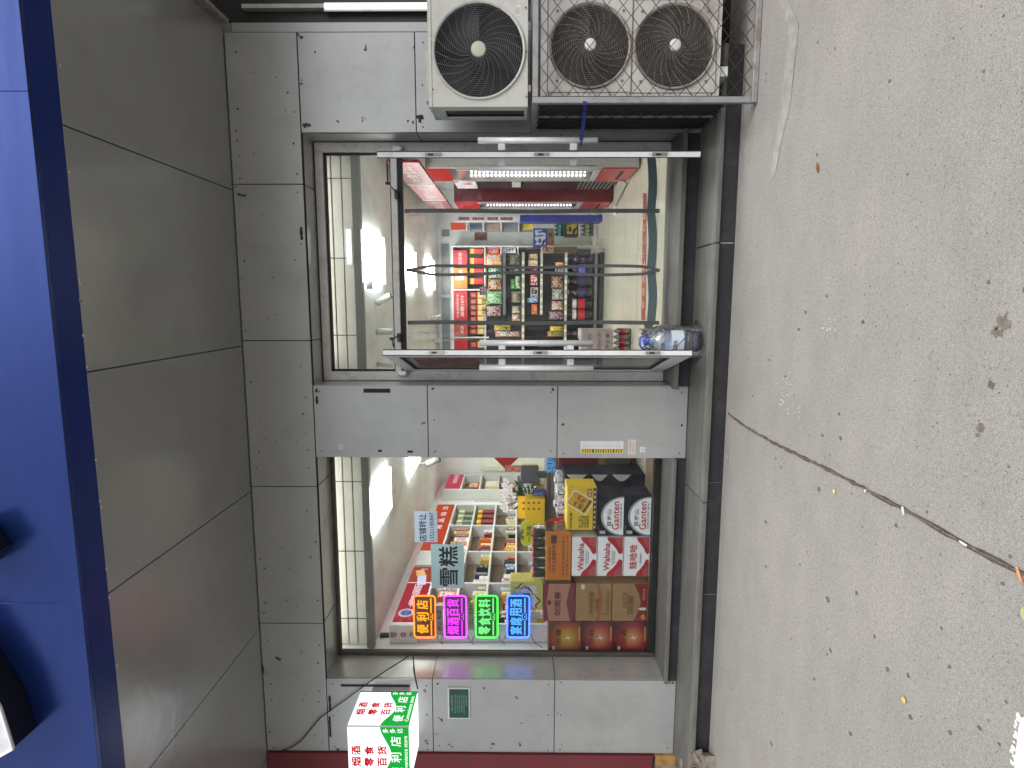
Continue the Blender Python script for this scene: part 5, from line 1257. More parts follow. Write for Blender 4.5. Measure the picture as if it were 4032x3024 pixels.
# red banners over the coolers
for i, (ya, yb, c_, s_, lab) in enumerate([(5.55, 6.55, (140, 44, 40), '冰爽饮料', 'dull red banner above the nearest cooler'), (6.6, 7.55, (176, 112, 112), '清凉一夏', 'faded pink banner above the black cabinet cooler'), (7.6, 8.6, (150, 56, 62), '新鲜乳品', 'rose red banner above the farther red cooler')]):
    o = thing('wall_banner', lab, 'banner', (1.20, ya, 2.33), 'banners over the coolers')
    MB().bbox(1.20, 1.23, ya, yb, 2.33, 2.62, .004).build('banner_board', flat(*c_, .4), o)
    t = text_mb(s_, (1.199, (ya + yb) / 2, 2.475), .72, .14, (0, -1, 0), (0, 0, 1), lift=.001, bold=.01); t.build('lettering', flat(232, 205, 205, .5), o)
    MB().box(1.195, 1.235, yb + .002, yb + .028, 2.33, 2.62).build('end_strip', flat(240, 240, 238, .4), o)
o = thing('power_socket', 'white socket with a grey plug and cable on the floor by the farther red cooler', 'socket', (1.05, 7.3, FZ))
MB().bbox(.98, 1.10, 7.30, 7.36, FZ + .001, FZ + .04, .006).build('socket_block', flat(232, 230, 222, .4), o)
t = MB(); t.tube([(1.08, 7.33, FZ + .03), (1.14, 7.1, FZ + .02), (1.20, 6.8, FZ + .012), (1.22, 6.62, FZ + .02), (1.24, 6.5, FZ + .10)], .008, 6); t.build('cable', flat(110, 108, 104, .5), o)
# ================================================================== left wall shelves (seen through the display window)
LXF = -2.94
def yL(py, px=1900): return atX(px, py, LXF)[0]
pY = [yL(2453, 1560), yL(2294, 1640), yL(2170, 1680), yL(2067, 1740), yL(1986, 1800)]
ZB = [2.355 - .293 * k for k in range(7)]
LS = thing('wall_shelf', 'white wall shelves full of liquor and cigarette boxes along the left wall', 'shelf', (LXF, (pY[0] + pY[-1]) / 2, FZ))
LS2 = thing('wall_shelf', 'far white wall shelf section with a pink top board beside the cream door', 'shelf', (LXF, 9.5, FZ))
M_BR = mat('brown_shelf_back', (.30, .22, .15, 1), .6, var=.12, scale=3)
def leftshelf(root, ys, zbs, hd):
    b = MB()
    for y in ys: b.bbox(-3.115, LXF, y - .014, y + .014, FZ, 2.62, .002)
    b.build('upright', M_WS, root)
    MB().box(-3.1175, -3.10, ys[0], ys[-1], FZ, 2.34).build('back_panel', M_BR, root)
    for z in zbs:
        for a, c in zip(ys, ys[1:]): MB().bbox(-3.10, LXF + .002, a + .015, c - .015, z - .022, z, .002).build('shelf_board', M_WS, root)
    for (ya, yb, c_, s_, tc) in hd:
        h = MB().bbox(LXF - .02, LXF + .004, ya + .015, yb - .015, 2.362, 2.60, .002).build('header_board', emit('lit_header_%d' % (c_[0] * 7 + c_[1]), rgb(*c_), .40) if tc else flat(*c_, .4), root)
        if s_:
            t = MB(); n = len(s_); wd = min(.085, (yb - ya - .35) / n)
            for i, chh in enumerate(s_): text_mb(chh, (LXF + .005, ya + .30 + (i + .5) * (yb - ya - .36) / n, 2.47), wd * 1.6, .075, (0, 1, 0), (0, 0, 1), lift=.001, bold=.015, mb=t)
            t.build('lettering', flat(250, 225, 240, .4), h)
leftshelf(LS, pY, ZB, [(pY[0], pY[1], (214, 50, 72), '大国浓香中国酒王', 1), (pY[1], pY[2] - .42, (206, 84, 62), '名品专卖', 1), (pY[2] - .40, pY[2], (200, 202, 198), None, 0), (pY[2], pY[3] - .5, (236, 92, 66), None, 1), (pY[3] - .5, pY[4], (238, 98, 60), '精品烟酒', 1)])
b = MB(); b.lathe((LXF + .006, pY[0] + .17, 2.50), [(.001, 0), (.075, 0), (.075, .002), (.001, .002)], 20, 'X'); b.build('round_logo', flat(235, 232, 246, .4), LS)
b = MB(); b.lathe((LXF + .0085, pY[0] + .17, 2.50), [(.001, 0), (.052, 0), (.052, .0015), (.001, .0015)], 20, 'X'); b.build('logo_band', flat(70, 90, 165, .4), LS)
ym = (pY[1] + pY[2]) / 2 - .45
b = MB(); b.prism([(LXF + .006, ym, 2.40), (LXF + .006, ym + .22, 2.43), (LXF + .006, ym + .20, 2.52), (LXF + .006, ym - .02, 2.49)], (.0015, 0, 0)); b.build('pack_picture', flat(205, 205, 240, .4), LS)
b = MB(); b.prism([(LXF + .0065, ym + .20, 2.43), (LXF + .0065, ym + .34, 2.47), (LXF + .0065, ym + .32, 2.56), (LXF + .0065, ym + .19, 2.53)], (.0015, 0, 0)); b.build('pack_picture', flat(240, 170, 50, .4), LS)
fy0, fy1 = yL(1926, 1850), yL(1868, 1850)
leftshelf(LS2, [fy0, fy1], ZB[:6], [(fy0, fy1, (240, 92, 116), '高端名酒', 1)])
# end board of the shelf, facing the street
x0, x1, z0, z1 = rectY(1540, 1640, 2454, 2512, pY[0] - .03)
o = MB().bbox(-3.115, LXF, pY[0] - .04, pY[0] - .016, 2.355, 2.62, .003).build('end_board', flat(215, 215, 212, .4), LS)
t = MB()
for i, chh in enumerate('零食店'): text_mb(chh, (-3.03, pY[0] - .041, 2.575 - i * .085), .06, .06, bold=.02, mb=t)
t.build('lettering', flat(150, 70, 70, .5), o)
# goods on these shelves: bay by bay
bay_n = ['first', 'second', 'third', 'fourth']; lev_n = ['top', 'second', 'third', 'fourth', 'fifth', 'sixth']
CN = {'red': (175, 35, 42), 'crimson': (140, 22, 40), 'white': (228, 228, 226), 'gold': (212, 168, 62), 'yellow': (235, 190, 40), 'navy': (40, 48, 95), 'black': (34, 32, 34), 'cream': (226, 214, 170), 'sky blue': (150, 190, 222), 'brown': (128, 88, 58), 'grey': (150, 150, 152), 'orange': (225, 120, 40), 'pale green': (190, 205, 160)}
def leftbox(ya, yb, z, h, cname, label, group, d=.10, nm='goods_box', cat='box', art=True):
    c_ = CN[cname]
    o = thing(nm, label, cat, (LXF - .02, (ya + yb) / 2, z), group)
    MB().bbox(LXF - .02 - d, LXF - .02, ya, yb, z + .001, z + h, .003).build('carton_body', flat(*c_, .45), o)
    if art:
        o2 = [CN[k] for k in rnd.sample(['white', 'gold', 'red', 'cream', 'black', 'grey'], 2)]
        MB().box(LXF - .0185, LXF - .0165, ya + (yb - ya) * .14, yb - (yb - ya) * .14, z + h * .16, z + h * .88).build('front_print', printed('lart_%s_%d_%d' % (cname.replace(' ', ''), o2[0][0], o2[1][0]), [rgb(*c_), rgb(*o2[0]), rgb(*o2[1])], 26, .4), o)
    return o
for bay in range(4):
    a, c = pY[bay] + .03, pY[bay + 1] - .03
    for lev in range(1, 6):
        z = ZB[lev]; y = a; cnt = 0
        if bay == 3 and lev in (1, 2): continue
        seqc = ['red', 'white', 'gold', 'white', 'cream', 'crimson', 'grey', 'orange', 'yellow', 'navy', 'black', 'pale green', 'brown', 'sky blue']
        rnd.shuffle(seqc)
        tall = lev in (1,)
        k = 0
        y = a + rnd.uniform(0, .1)
        while y < c - .06 and k < 11:
            w_ = rnd.uniform(.055, .10) if lev != 1 else rnd.uniform(.08, .13); h = rnd.uniform(.085, .15) if lev > 1 else rnd.uniform(.17, .21)
            w_ = min(w_, c - y)
            cn = seqc[k % len(seqc)]
            leftbox(y, y + w_ - .004, z, h, cn, '%s pack on the %s board of the %s bay from the window' % (cn, lev_n[lev], bay_n[bay]) + (' (second of that colour)' if k >= len(seqc) else ''), 'packs on the left wall shelves', rnd.uniform(.05, .09))
            y += w_ + (rnd.uniform(0, .02) if rnd.random() < .8 else .1); k += 1
a, c = pY[3] + .05, pY[4] - .05
for i in range(3):
    y = a + .16 + i * .19; z = ZB[1]
    o = thing('liquor_bottle', 'cream and green boxed bottle on the farthest top board, %s from the right' % ['third', 'second', 'first'][i], 'bottle', (LXF - .06, y, z), 'cream bottles on the top board')
    MB().bbox(LXF - .10, LXF - .02, y - .04, y + .04, z + .001, z + .13, .004).build('bottle_body', flat(120, 135, 112, .4), o); MB().bbox(LXF - .10, LXF - .02, y - .04, y + .04, z + .131, z + .21, .006).build('cap', flat(214, 216, 170, .4), o)
    z = ZB[2]
    o = thing('liquor_bottle', 'dark red boxed bottle with a gold top in the farthest bay, %s from the right' % ['third', 'second', 'first'][i], 'bottle', (LXF - .06, y, z), 'red bottles with gold tops')
    MB().bbox(LXF - .10, LXF - .02, y - .06, y + .06, z + .001, z + .17, .004).build('bottle_body', flat(120, 26, 34, .4), o); MB().bbox(LXF - .10, LXF - .02, y - .05, y + .05, z + .171, z + .235, .008).build('cap', flat(228, 178, 52, .35), o)
for lev, (cn, h, yo) in enumerate([('crimson', .18, .12), ('cream', .2, .2), ('crimson', .16, .1), ('brown', .17, .2)]):
    leftbox(fy0 + yo, fy0 + yo + .30, ZB[lev + 1], h, cn, '%s gift box on the %s board of the far pink topped shelf' % (cn, lev_n[lev]), 'gift boxes on the far shelf', .12)
# poster and red notice on the wall between the shelves, cream door at the back
yy = [atX(q[0], q[1], -3.118)[0] for q in ((1850, 1984), (1850, 1946))]
single(MB().box(-3.1195, -3.112, yy[0] + .1, yy[1], 1.55, 2.12), 'price_poster', printed('pale_poster', [rgb(205, 205, 190), rgb(185, 188, 180), rgb(215, 215, 205)], 9), 'pale price poster with small print on the left wall between the shelves', 'poster')
b = single(MB().box(-3.1195, -3.110, yy[1] + .05, yy[1] + .5, 1.55, 1.84), 'red_notice', flat(196, 32, 44, .4), 'square red notice with white marks above the flowers', 'notice')
dx0, dx1, dz0, dz1 = rectY(1893, 2130, 1700, 1853, 9.97)
D = thing('cream_door', 'cream panelled back door with a red paper diamond', 'door', (dx0, 9.97, FZ))
MB().bbox(dx0, dx1, 9.955, 9.995, FZ + .001, dz1, .004).build('door_case', flat(222, 226, 208, .4), D)
MB().bbox(dx0 + .06, dx1 - .06, 9.94, 9.954, FZ + .005, dz1 - .07, .004).build('door_panel', flat(228, 232, 212, .35), D)
b = MB(); cx = atY(1993, 1800, 9.93)
b.prism([(cx[0], 9.935, cx[1] - .22), (cx[0] + .22, 9.935, cx[1]), (cx[0], 9.935, cx[1] + .22), (cx[0] - .22, 9.935, cx[1])], (0, .003, 0)); b.build('paper_diamond', flat(150, 20, 34, .5), D)
x0, x1, z0, z1 = rectY(1952, 1985, 1700, 1845, 9.99)
# ------------------------------------------------------------------ counter zone
CY_ = 6.35
ctx0, ctx1 = atY(2200, 2110, CY_)[0], -1.0
cz = atY(2150, 2000, CY_)[1]
CO = thing('counter', 'low grey shop counter crowded with small goods behind the stacked boxes', 'counter', ((ctx0 + ctx1) / 2, CY_, FZ))
MB().bbox(ctx0, ctx1, CY_, CY_ + .55, FZ + .001, cz - .03, .006).build('counter_body', flat(120, 112, 104, .5), CO)
MB().bbox(ctx0 - .02, ctx1 + .02, CY_ - .02, CY_ + .57, cz - .029, cz, .005).build('counter_top', flat(110, 96, 84, .4), CO)
# yellow display box
x0, x1, z0, z1 = rectY(2050, 2145, 1966, 2064, 6.2)
o = thing('display_box', 'big yellow cardboard display box with small holes beside the flowers', 'box', ((x0 + x1) / 2, 6.2, z0))
MB().bbox(x0, x1, 6.2, 6.38, z0, z1 - .05, .004).build('carton_body', flat(216, 176, 34, .45), o)
MB().bbox(x0 + .01, x1 - .02, 6.33, 6.378, z1 - .049, z1 + .03, .006).build('back_flap', flat(232, 190, 40, .45), o)
b = MB()
for i in range(2):
    for k in range(4): b.bbox(x0 + (x1 - x0) * (.58 + .24 * i), x0 + (x1 - x0) * (.58 + .24 * i) + .022, 6.197, 6.199, z0 + .05 + k * .055, z0 + .075 + k * .055, .002)
b.build('hole', flat(120, 92, 20, .6), o)
single(MB().box(x0 + .02, x1 - .01, 6.22, 6.36, cz + .001, z0 - .001), 'box_stand', flat(90, 74, 60, .5), 'brown stand under the yellow display box', 'stand')
# heart shaped card and red round card
def heart(cx, cz_, w_, h):
    pts = []
    for k in range(28):
        t = 2 * math.pi * k / 28; pts.append((cx + w_ / 2 * (math.sin(t) ** 3), cz_ + h / 2 * (13 * math.cos(t) - 5 * math.cos(2 * t) - 2 * math.cos(3 * t) - math.cos(4 * t)) / 15))
    return pts
x0, x1, z0, z1 = rectY(2040, 2128, 2049, 2152, 5.5)
HY = 5.5; o = thing('heart_card', 'lime yellow heart shaped card with brown lettering above the dark cups', 'card', ((x0 + x1) / 2, HY, z0))
hp = heart((x0 + x1) / 2, (z0 + z1) / 2, x1 - x0, z1 - z0); MB().prism([(a, HY, b_) for a, b_ in hp], (0, .006, 0)).build('card', flat(205, 208, 60, .4), o)
t = text_mb('一万年', ((x0 + x1) / 2, HY - .001, (z0 + z1) / 2), (x1 - x0) * .62, (z1 - z0) * .26, bold=.03); text_mb('爱你', ((x0 + x1) / 2 - .01, HY - .001, (z0 + z1) / 2 + .065), (x1 - x0) * .4, (z1 - z0) * .16, bold=.02, mb=t); t.build('lettering', flat(96, 72, 40, .5), o)
MB().bbox((x0 + x1) / 2 - .01, (x0 + x1) / 2 + .01, HY + .007, HY + .02, z0 - .16, z0 + .1, .002).build('card_stick', flat(200, 198, 190, .4), o)
x0, x1, z0, z1 = rectY(2152, 2238, 2036, 2092, 5.36)
o = thing('red_card', 'bright red rounded card standing behind the yellow can carton', 'card', ((x0 + x1) / 2, 5.36, z0))
MB().prism([((x0 + x1) / 2 + (x1 - x0) / 2 * math.cos(t), 5.36, z0 + .03 + (z1 - z0 - .03) * max(-.2, math.sin(t))) for t in [k * 2 * math.pi / 26 for k in range(26)]], (0, .006, 0)).build('card', flat(206, 34, 36, .4), o)
t = text_mb('新品上市', ((x0 + x1) / 2, 5.359, z0 + .06), (x1 - x0) * .7, .05, bold=.02); t.build('lettering', flat(245, 190, 160, .5), o)
# flowers in a vase
vx, vz = atY(2150, 1965, 6.5); 
FL = thing('flower_vase', 'bunch of white flowers with pink throats leaning in a vase on the counter', 'flowers', (vx, 6.55, cz))
MB().lathe((vx, 6.55, cz + .001), [(.001, 0), (.05, .0), (.065, .07), (.05, .16), (.035, .2), (.03, .2), (.001, .05)], 18).build('vase', glass('vase_glass', (.85, .9, .95, 1), 1, .02, base=.05), FL)
pt = MB(); th_ = MB(); sm = MB(); lf = MB()
for i in range(34):
    px, py = rnd.uniform(1975, 2050), rnd.uniform(1892, 2012)
    if (px - 1975) / 75 > 1.15 - abs(py - 1950) / 90: px = 1990
    X, Z = atY(px, py, 6.5); Y = 6.5 + rnd.uniform(-.1, .1); c = Vector((X, Y, Z)); r_ = rnd.uniform(.028, .045)
    base = Vector((vx, 6.55, cz + .18)); sm.tube([base, base.lerp(c, .5) + Vector((0, 0, .03)), c], .0035, 4)
    ax = Vector((rnd.uniform(-1, 1), -1.2, rnd.uniform(-.5, .8))).normalized(); u = ax.cross(Vector((0, 0, 1))).normalized(); v = ax.cross(u)
    for k in range(6):
        a = k * math.pi / 3 + rnd.random() * .4; d_ = (u * math.cos(a) + v * math.sin(a)); s_ = (u * -math.sin(a) + v * math.cos(a))
        pt.quad(c, c + d_ * r_ * .6 + s_ * r_ * .32 + ax * .008, c + d_ * r_ * 1.15 + ax * .0, c + d_ * r_ * .6 - s_ * r_ * .32 + ax * .008)
    th_.lathe(c + ax * .006, [(.001, -.006), (.008, 0), (.001, .006)], 6)
for i in range(26):
    b0 = Vector((vx, 6.55, cz + .18)); X, Z = atY(rnd.uniform(2030, 2110), rnd.uniform(1900, 2000), 6.5); c = Vector((X, 6.5 + rnd.uniform(-.08, .08), Z)); d_ = (c - b0).normalized(); s_ = d_.cross(Vector((0, 1, 0))).normalized()
    lf.quad(c - d_ * .05, c + s_ * .014, c + d_ * .06, c - s_ * .014)
pt.build('petal', flat(236, 228, 228, .5), FL); th_.build('flower_throat', flat(190, 110, 110, .5), FL); sm.build('stem', flat(90, 112, 82, .5), FL); lf.build('leaf', flat(60, 92, 70, .5), FL)
# monitor and small goods on the counter
o = thing('monitor', 'dark grey monitor turned sideways on the counter by the middle pillar', 'monitor', (atY(2130, 1868, 6.3)[0], 6.3, cz))
x0, x1, z0, z1 = rectY(2098, 2172, 1842, 1906, 6.3)
mx = (x0 + x1) / 2
MB(lambda p: Vector((mx, 6.35, 0)) + Matrix.Rotation(math.radians(72), 3, 'Z') @ Vector((p.x - mx, p.y - 6.35, p.z))).bbox(mx - .16, mx + .16, 6.33, 6.36, cz + .08, cz + .28, .008).build('screen', flat(66, 70, 74, .4), o)
MB().bbox(mx - .03, mx + .03, 6.32, 6.40, cz + .001, cz + .12, .005).build('monitor_foot', flat(56, 58, 60, .4), o)
sg = [((2098, 2150, 1935, 1972), 6.32, (44, 62, 120), 'blue cloth bundle on the counter below the flowers', 'cloth', 'bundle'), ((2060, 2096, 1900, 1945), 6.75, (200, 206, 225), 'white pack with blue lettering behind the flowers', 'goods_box', 'pack'), ((2096, 2128, 1885, 1915), 6.7, (170, 110, 50), 'amber box beside the monitor', 'goods_box', 'box'),
      ((1988, 2062, 1838, 1858), 9.4, (150, 80, 62), 'reddish brown cartons low against the cream door', 'carton', 'box'), ((2060, 2118, 1832, 1858), 9.3, (190, 160, 118), 'tan carton with a white top beside the cream door', 'carton', 'box'), ((2150, 2190, 1800, 1862), 5.75, (60, 130, 190), 'light blue pack beside the maroon cooler box', 'goods_box', 'pack')]
for r_, Y_, c_, l_, n_, ct in sg: carton(r_, Y_, c_, l_, [c_, tuple(min(255, q + 50) for q in c_), tuple(int(q * .6) for q in c_)], n_, ct)
x0, x1, z0, z1 = rectY(2158, 2232, 1868, 2036, 5.5)
TR = thing('goods_tray', 'white wire tray of small silver and red packs beside the yellow can carton', 'tray', ((x0 + x1) / 2, 5.5, z0))
b = MB(); b.bbox(x0, x1, 5.5, 5.82, z0, z0 + .012, .003)
for y in (5.5, 5.81): b.tube([(x0, y, z0 + .09), (x1, y, z0 + .09)], .005, 6)
for i in range(9): b.tube([(x0 + (x1 - x0) * i / 8, 5.5, z0 + .006), (x0 + (x1 - x0) * i / 8, 5.5, z0 + .09)], .003, 5)
b.build('wire_tray', flat(226, 228, 230, .35), TR)
for i in range(10):
    cx = x0 + .03 + (x1 - x0 - .06) * i / 9; cn = rnd.choice([(190, 195, 205), (215, 215, 218), (170, 40, 60), (90, 96, 120), (225, 225, 228), (120, 60, 70)]); h = rnd.uniform(.05, .10)
    MB(lambda p, cx=cx, k=i: Vector((cx, 5.62, z0 + .014)) + Matrix.Rotation(.25 * math.sin(k * 2.1), 3, 'Y') @ Vector((p.x - cx, p.y - 5.62, p.z - z0 - .014))).bbox(cx - .018, cx + .018, 5.56, 5.70, z0 + .016, z0 + .016 + h, .004).build('small_pack', printed('tray_%d_%d' % (cn[0], cn[1]), [rgb(*cn), rgb(235, 235, 238), rgb(*[int(q * .5) for q in cn])], 30), TR)
# maroon chest with vents beyond the boxes
x0, x1, z0, z1 = rectY(2195, 2486, 1700, 1872, 5.75)
MC_ = thing('maroon_cooler', 'maroon cooler box with a dark slatted vent and a gold label behind the pillar edge', 'cooler', ((x0 + x1) / 2, 5.75, FZ))
MB().bbox(x0, x1, 5.75, 6.25, FZ + .02, z1, .012).build('cabinet', mat('maroon_gloss', (.14, .012, .022, 1), .18, var=.08, scale=3), MC_)
a0, a1, b0, b1 = rectY(2388, 2478, 1700, 1862, 5.75)
MB().box(a0 + .01, a1 - .02, 5.746, 5.749, b0, b1).build('vent_recess', M_BLACK, MC_)
t = MB(); n_ = 22
for i in range(n_): t.bbox(a0 + .012, a1 - .03, 5.735, 5.7455, b0 + (b1 - b0) * i / n_, b0 + (b1 - b0) * (i + .45) / n_, .001)
t.build('vent_slat', flat(96, 92, 86, .4), MC_)
a0, a1, b0, b1 = rectY(2356, 2386, 1720, 1856, 5.75); MB().box(a0, a1, 5.746, 5.7485, b0, b1).build('gold_label', printed('gold_label', [rgb(120, 96, 40), rgb(98, 76, 34), rgb(140, 116, 60)], 30), MC_)
# ------------------------------------------------------------------ stacked cases right behind the glass
BYF = 4.975; BD = .27
single(MB().bbox(-3.09, -1.26, BYF + .02, BYF + .30, FZ + .001, .300, .004), 'floor_board', mat('old_pallet_wood', (.16, .12, .08, 1), .8, var=.3, scale=8), 'thin wooden board under the cases behind the black window base', 'board')
def case(rect, col, label, group, m=None, Y=BYF, d=BD):
    x0, x1, z0, z1 = rectY(*rect, Y)
    z0 = max(z0, .302)
    o = thing('drinks_case', label, 'box', ((x0 + x1) / 2, Y, z0), group)
    MB().bbox(x0 + .0025, x1 - .0025, Y, Y + d, z0 + .001, z1 - .001, .004).build('carton_body', m or flat(*col, .45), o)
    P = lambda u, v, l=0: (x0 + .004 + (x1 - x0 - .008) * u, Y - .001 - .0012 * l, z0 + .004 + (z1 - z0 - .008) * v)
    return o, P, (x1 - x0 - .008), (z1 - z0 - .008)
def poly(mb, P, uv, l=0): return mb.prism([P(u, v, l) for u, v in uv], (0, -.0008, 0))
def T_(o, P, w_, h, items, col, l=2, nm='lettering', rough=.5):
    t = MB()
    for s, u, v, tw, thh, bo in items: text_mb(s, P(u, v, l), tw * w_, thh * h, bold=bo, mb=t, lift=.0006)
    t.build(nm, flat(*col, rough), o)
def ell(cu, cv, ru, rv, n=36, a0=0, a1=2 * math.pi): return [(cu + ru * math.cos(a0 + (a1 - a0) * k / n), cv + rv * math.sin(a0 + (a1 - a0) * k / n)) for k in range(n + (0 if abs(a1 - a0 - 2 * math.pi) < 1e-6 else 1))]
def clipv(pts, lo=.0, hi=1.): return [(min(.999, max(.001, u)), min(hi, max(lo, v))) for u, v in pts]
for r_, lab in [((2352, 2457, 1949, 2110), 'navy water case with a big white disc, directly under the yellow can carton'), ((2459, 2564, 1949, 2110), 'navy water case with a big white disc at the bottom by the window base')]:
    o, P, w_, h = case(r_, (24, 26, 44), lab, 'navy water cases', mat('navy_card', rgb(20, 22, 40), .75, var=.1, scale=10, spec=.15))
    poly(MB(), P, clipv(ell(.48, .02, .49, .86)), 0).build('grey_disc', flat(150, 154, 160, .4), o)
    poly(MB(), P, clipv(ell(.48, .0, .46, .80)), 1).build('white_disc', flat(240, 243, 246, .4), o)
    poly(MB(), P, [(.04, .70), (.12, .70), (.12, .92), (.04, .92)], 1).build('small_label', flat(170, 172, 176, .5), o)
    T_(o, P, w_, h, [('百岁山', .44, .56, .42, .17, .025)], (28, 28, 34), 3)
    T_(o, P, w_, h, [('Ganten', .50, .31, .70, .27, .03)], (186, 34, 48), 3, 'red_lettering')
    T_(o, P, w_, h, [('饮用天然矿泉水', .5, .10, .66, .07, .01)], (70, 72, 80), 3, 'small_lettering')
    T_(o, P, w_, h, [('pure mineral', .14, .97, .2, .03, 0)], (200, 200, 204), 1, 'small_print')
WH = [((2252, 2351, 2113, 2270), 'Wahaha', 'white and red swoosh water case at the top of its stack'), ((2353, 2455, 2113, 2270), 'Wahaha', 'white and red swoosh water case in the middle of its stack'), ((2457, 2562, 2113, 2270), '娃哈哈', 'white and red swoosh water case with chinese lettering at the bottom of its stack')]
for i, (r_, s_, lab) in enumerate(WH):
    o, P, w_, h = case(r_, (238, 239, 241), lab, 'white and red water cases')
    k = 1.0 if i < 2 else .8
    for sgn in (0, 1):
        f_ = (lambda u: u) if sgn else (lambda u: 1 - u)
        q = [(f_(1.0), .62 * k), (f_(.99), .66 * k), (f_(.90), .60 * k), (f_(.80), .42 * k), (f_(.70), .28 * k), (f_(.60), .20 * k), (f_(.56), .13 * k), (f_(.60), .02), (f_(1.0), .02)]
        poly(MB(), P, q, 0).build('red_swoosh', flat(176, 26, 42, .4), o)
        q = [(f_(1.0), .34 * k), (f_(.86), .30 * k), (f_(.74), .14 * k), (f_(.72), .02), (f_(1.0), .02)]
        poly(MB(), P, q, 1).build('pink_swoosh', flat(170, 74, 84, .4), o)
    if i < 2:
        T_(o, P, w_, h, [('Wahaha', .50, .66, .70, .24, .03)], (186, 30, 46), 3, 'red_lettering')
        T_(o, P, w_, h, [('PURIFIED WATER', .48, .43, .36, .05, .01), ('FOR DRINKING', .48, .35, .30, .05, .01)], (92, 90, 96), 3)
    else:
        T_(o, P, w_, h, [(s_, .50, .66, .62, .30, .02)], (186, 30, 46), 3, 'red_lettering'); T_(o, P, w_, h, [('饮用纯净水', .47, .36, .28, .08, .01)], (82, 80, 86), 3)
KR = mat('kraft_card', rgb(150, 118, 76), .65, var=.1, scale=10)
o, P, w_, h = case((2140, 2264, 2297, 2447), (112, 26, 44), 'maroon and kraft liquor case at the top of its stack', 'kraft liquor cases')
poly(MB(), P, [(.0, .10), (1, .10), (1, .84), (.5, .92), (.0, .84)], 0).build('kraft_field', mat('rosy_kraft_card', rgb(165, 118, 96), .6, var=.1, scale=10), o)
poly(MB(), P, [(0, .0), (1, .0), (1, .14), (.5, .27), (0, .14)], 1).build('maroon_foot', flat(112, 26, 44, .5), o)
T_(o, P, w_, h, [('剑南春', .47, .56, .66, .21, .02)], (92, 18, 34), 3)
poly(MB(), P, ell(.5, .83, .07, .07), 2).build('round_seal', flat(104, 20, 38, .5), o)
o, P, w_, h = case((2266, 2408, 2297, 2447), (150, 118, 76), 'plain kraft liquor case in the middle of its stack', 'kraft liquor cases', KR)
poly(MB(), P, [(0, .34), (.5, .22), (1, .34), (1, .44), (.5, .32), (0, .44)], 0).build('rust_band', flat(150, 88, 48, .6), o)
T_(o, P, w_, h, [('泸州老窖', .48, .56, .62, .15, .01), ('特曲', .44, .40, .34, .12, .01), ('Luzhou', .5, .12, .6, .13, .005)], (112, 82, 46), 3)
poly(MB(), P, [(.86, .76), (.98, .76), (.98, .86), (.86, .86)], 1).build('small_label', flat(205, 198, 186, .5), o)
o, P, w_, h = case((2410, 2564, 2297, 2447), (150, 118, 76), 'kraft liquor case with a dark red foot at the bottom of its stack', 'kraft liquor cases', KR)
poly(MB(), P, [(0, .02), (1, .02), (1, .40), (.72, .26), (.5, .20), (.28, .26), (0, .40)], 0).build('red_foot', flat(122, 28, 32, .5), o)
T_(o, P, w_, h, [('1573', .56, .66, .4, .12, .01), ('国窖', .44, .50, .5, .17, .01)], (104, 76, 44), 3)
T_(o, P, w_, h, [('浓香型白酒', .72, .12, .3, .07, .01)], (206, 150, 120), 3, 'pale_lettering')
poly(MB(), P, [(.30, .05), (.37, .05), (.37, .20), (.345, .26), (.325, .26), (.30, .20)], 2).build('bottle_picture', flat(214, 210, 206, .4), o)
poly(MB(), P, [(.05, .06), (.20, .10), (.14, .20), (.05, .16)], 1).build('gold_swirl', flat(186, 140, 76, .5), o)
FJ = [((2158, 2289, 2449, 2572), (158, 80, 44), (178, 150, 56), 'orange brown liquor case with a glowing star, top of its stack'), ((2291, 2413, 2449, 2572), (150, 30, 42), (188, 120, 74), 'red liquor case with a white star, middle of its stack'), ((2415, 2562, 2449, 2572), (146, 26, 42), (190, 128, 82), 'red liquor case with a white star, bottom of its stack')]
def radial(nm, c0, c1, c2):
    m = bpy.data.materials.new(nm); m.use_nodes = True; n, l = m.node_tree.nodes, m.node_tree.links; p = n['Principled BSDF']; p.inputs['Roughness'].default_value = .4
    tc = n.new('ShaderNodeTexCoord'); mp = n.new('ShaderNodeMapping'); mp.inputs['Location'].default_value = (-.5, 0, -.42)
    gr = n.new('ShaderNodeTexGradient'); gr.gradient_type = 'SPHERICAL'; r = n.new('ShaderNodeValToRGB')
    mp.inputs['Scale'].default_value = (1.6, 0, 1.6); mp.inputs['Location'].default_value = (-.8, 0, -.70)
    l.new(tc.outputs['Generated'], mp.inputs[0]); l.new(mp.outputs[0], gr.inputs[0]); l.new(gr.outputs[1], r.inputs[0]); l.new(r.outputs[0], p.inputs['Base Color'])
    r.color_ramp.elements[0].color = rgb(*c0); r.color_ramp.elements[1].color = rgb(*c2); r.color_ramp.elements[0].position = .05; r.color_ramp.elements[1].position = .8
    e = r.color_ramp.elements.new(.40); e.color = rgb(*c1); return m
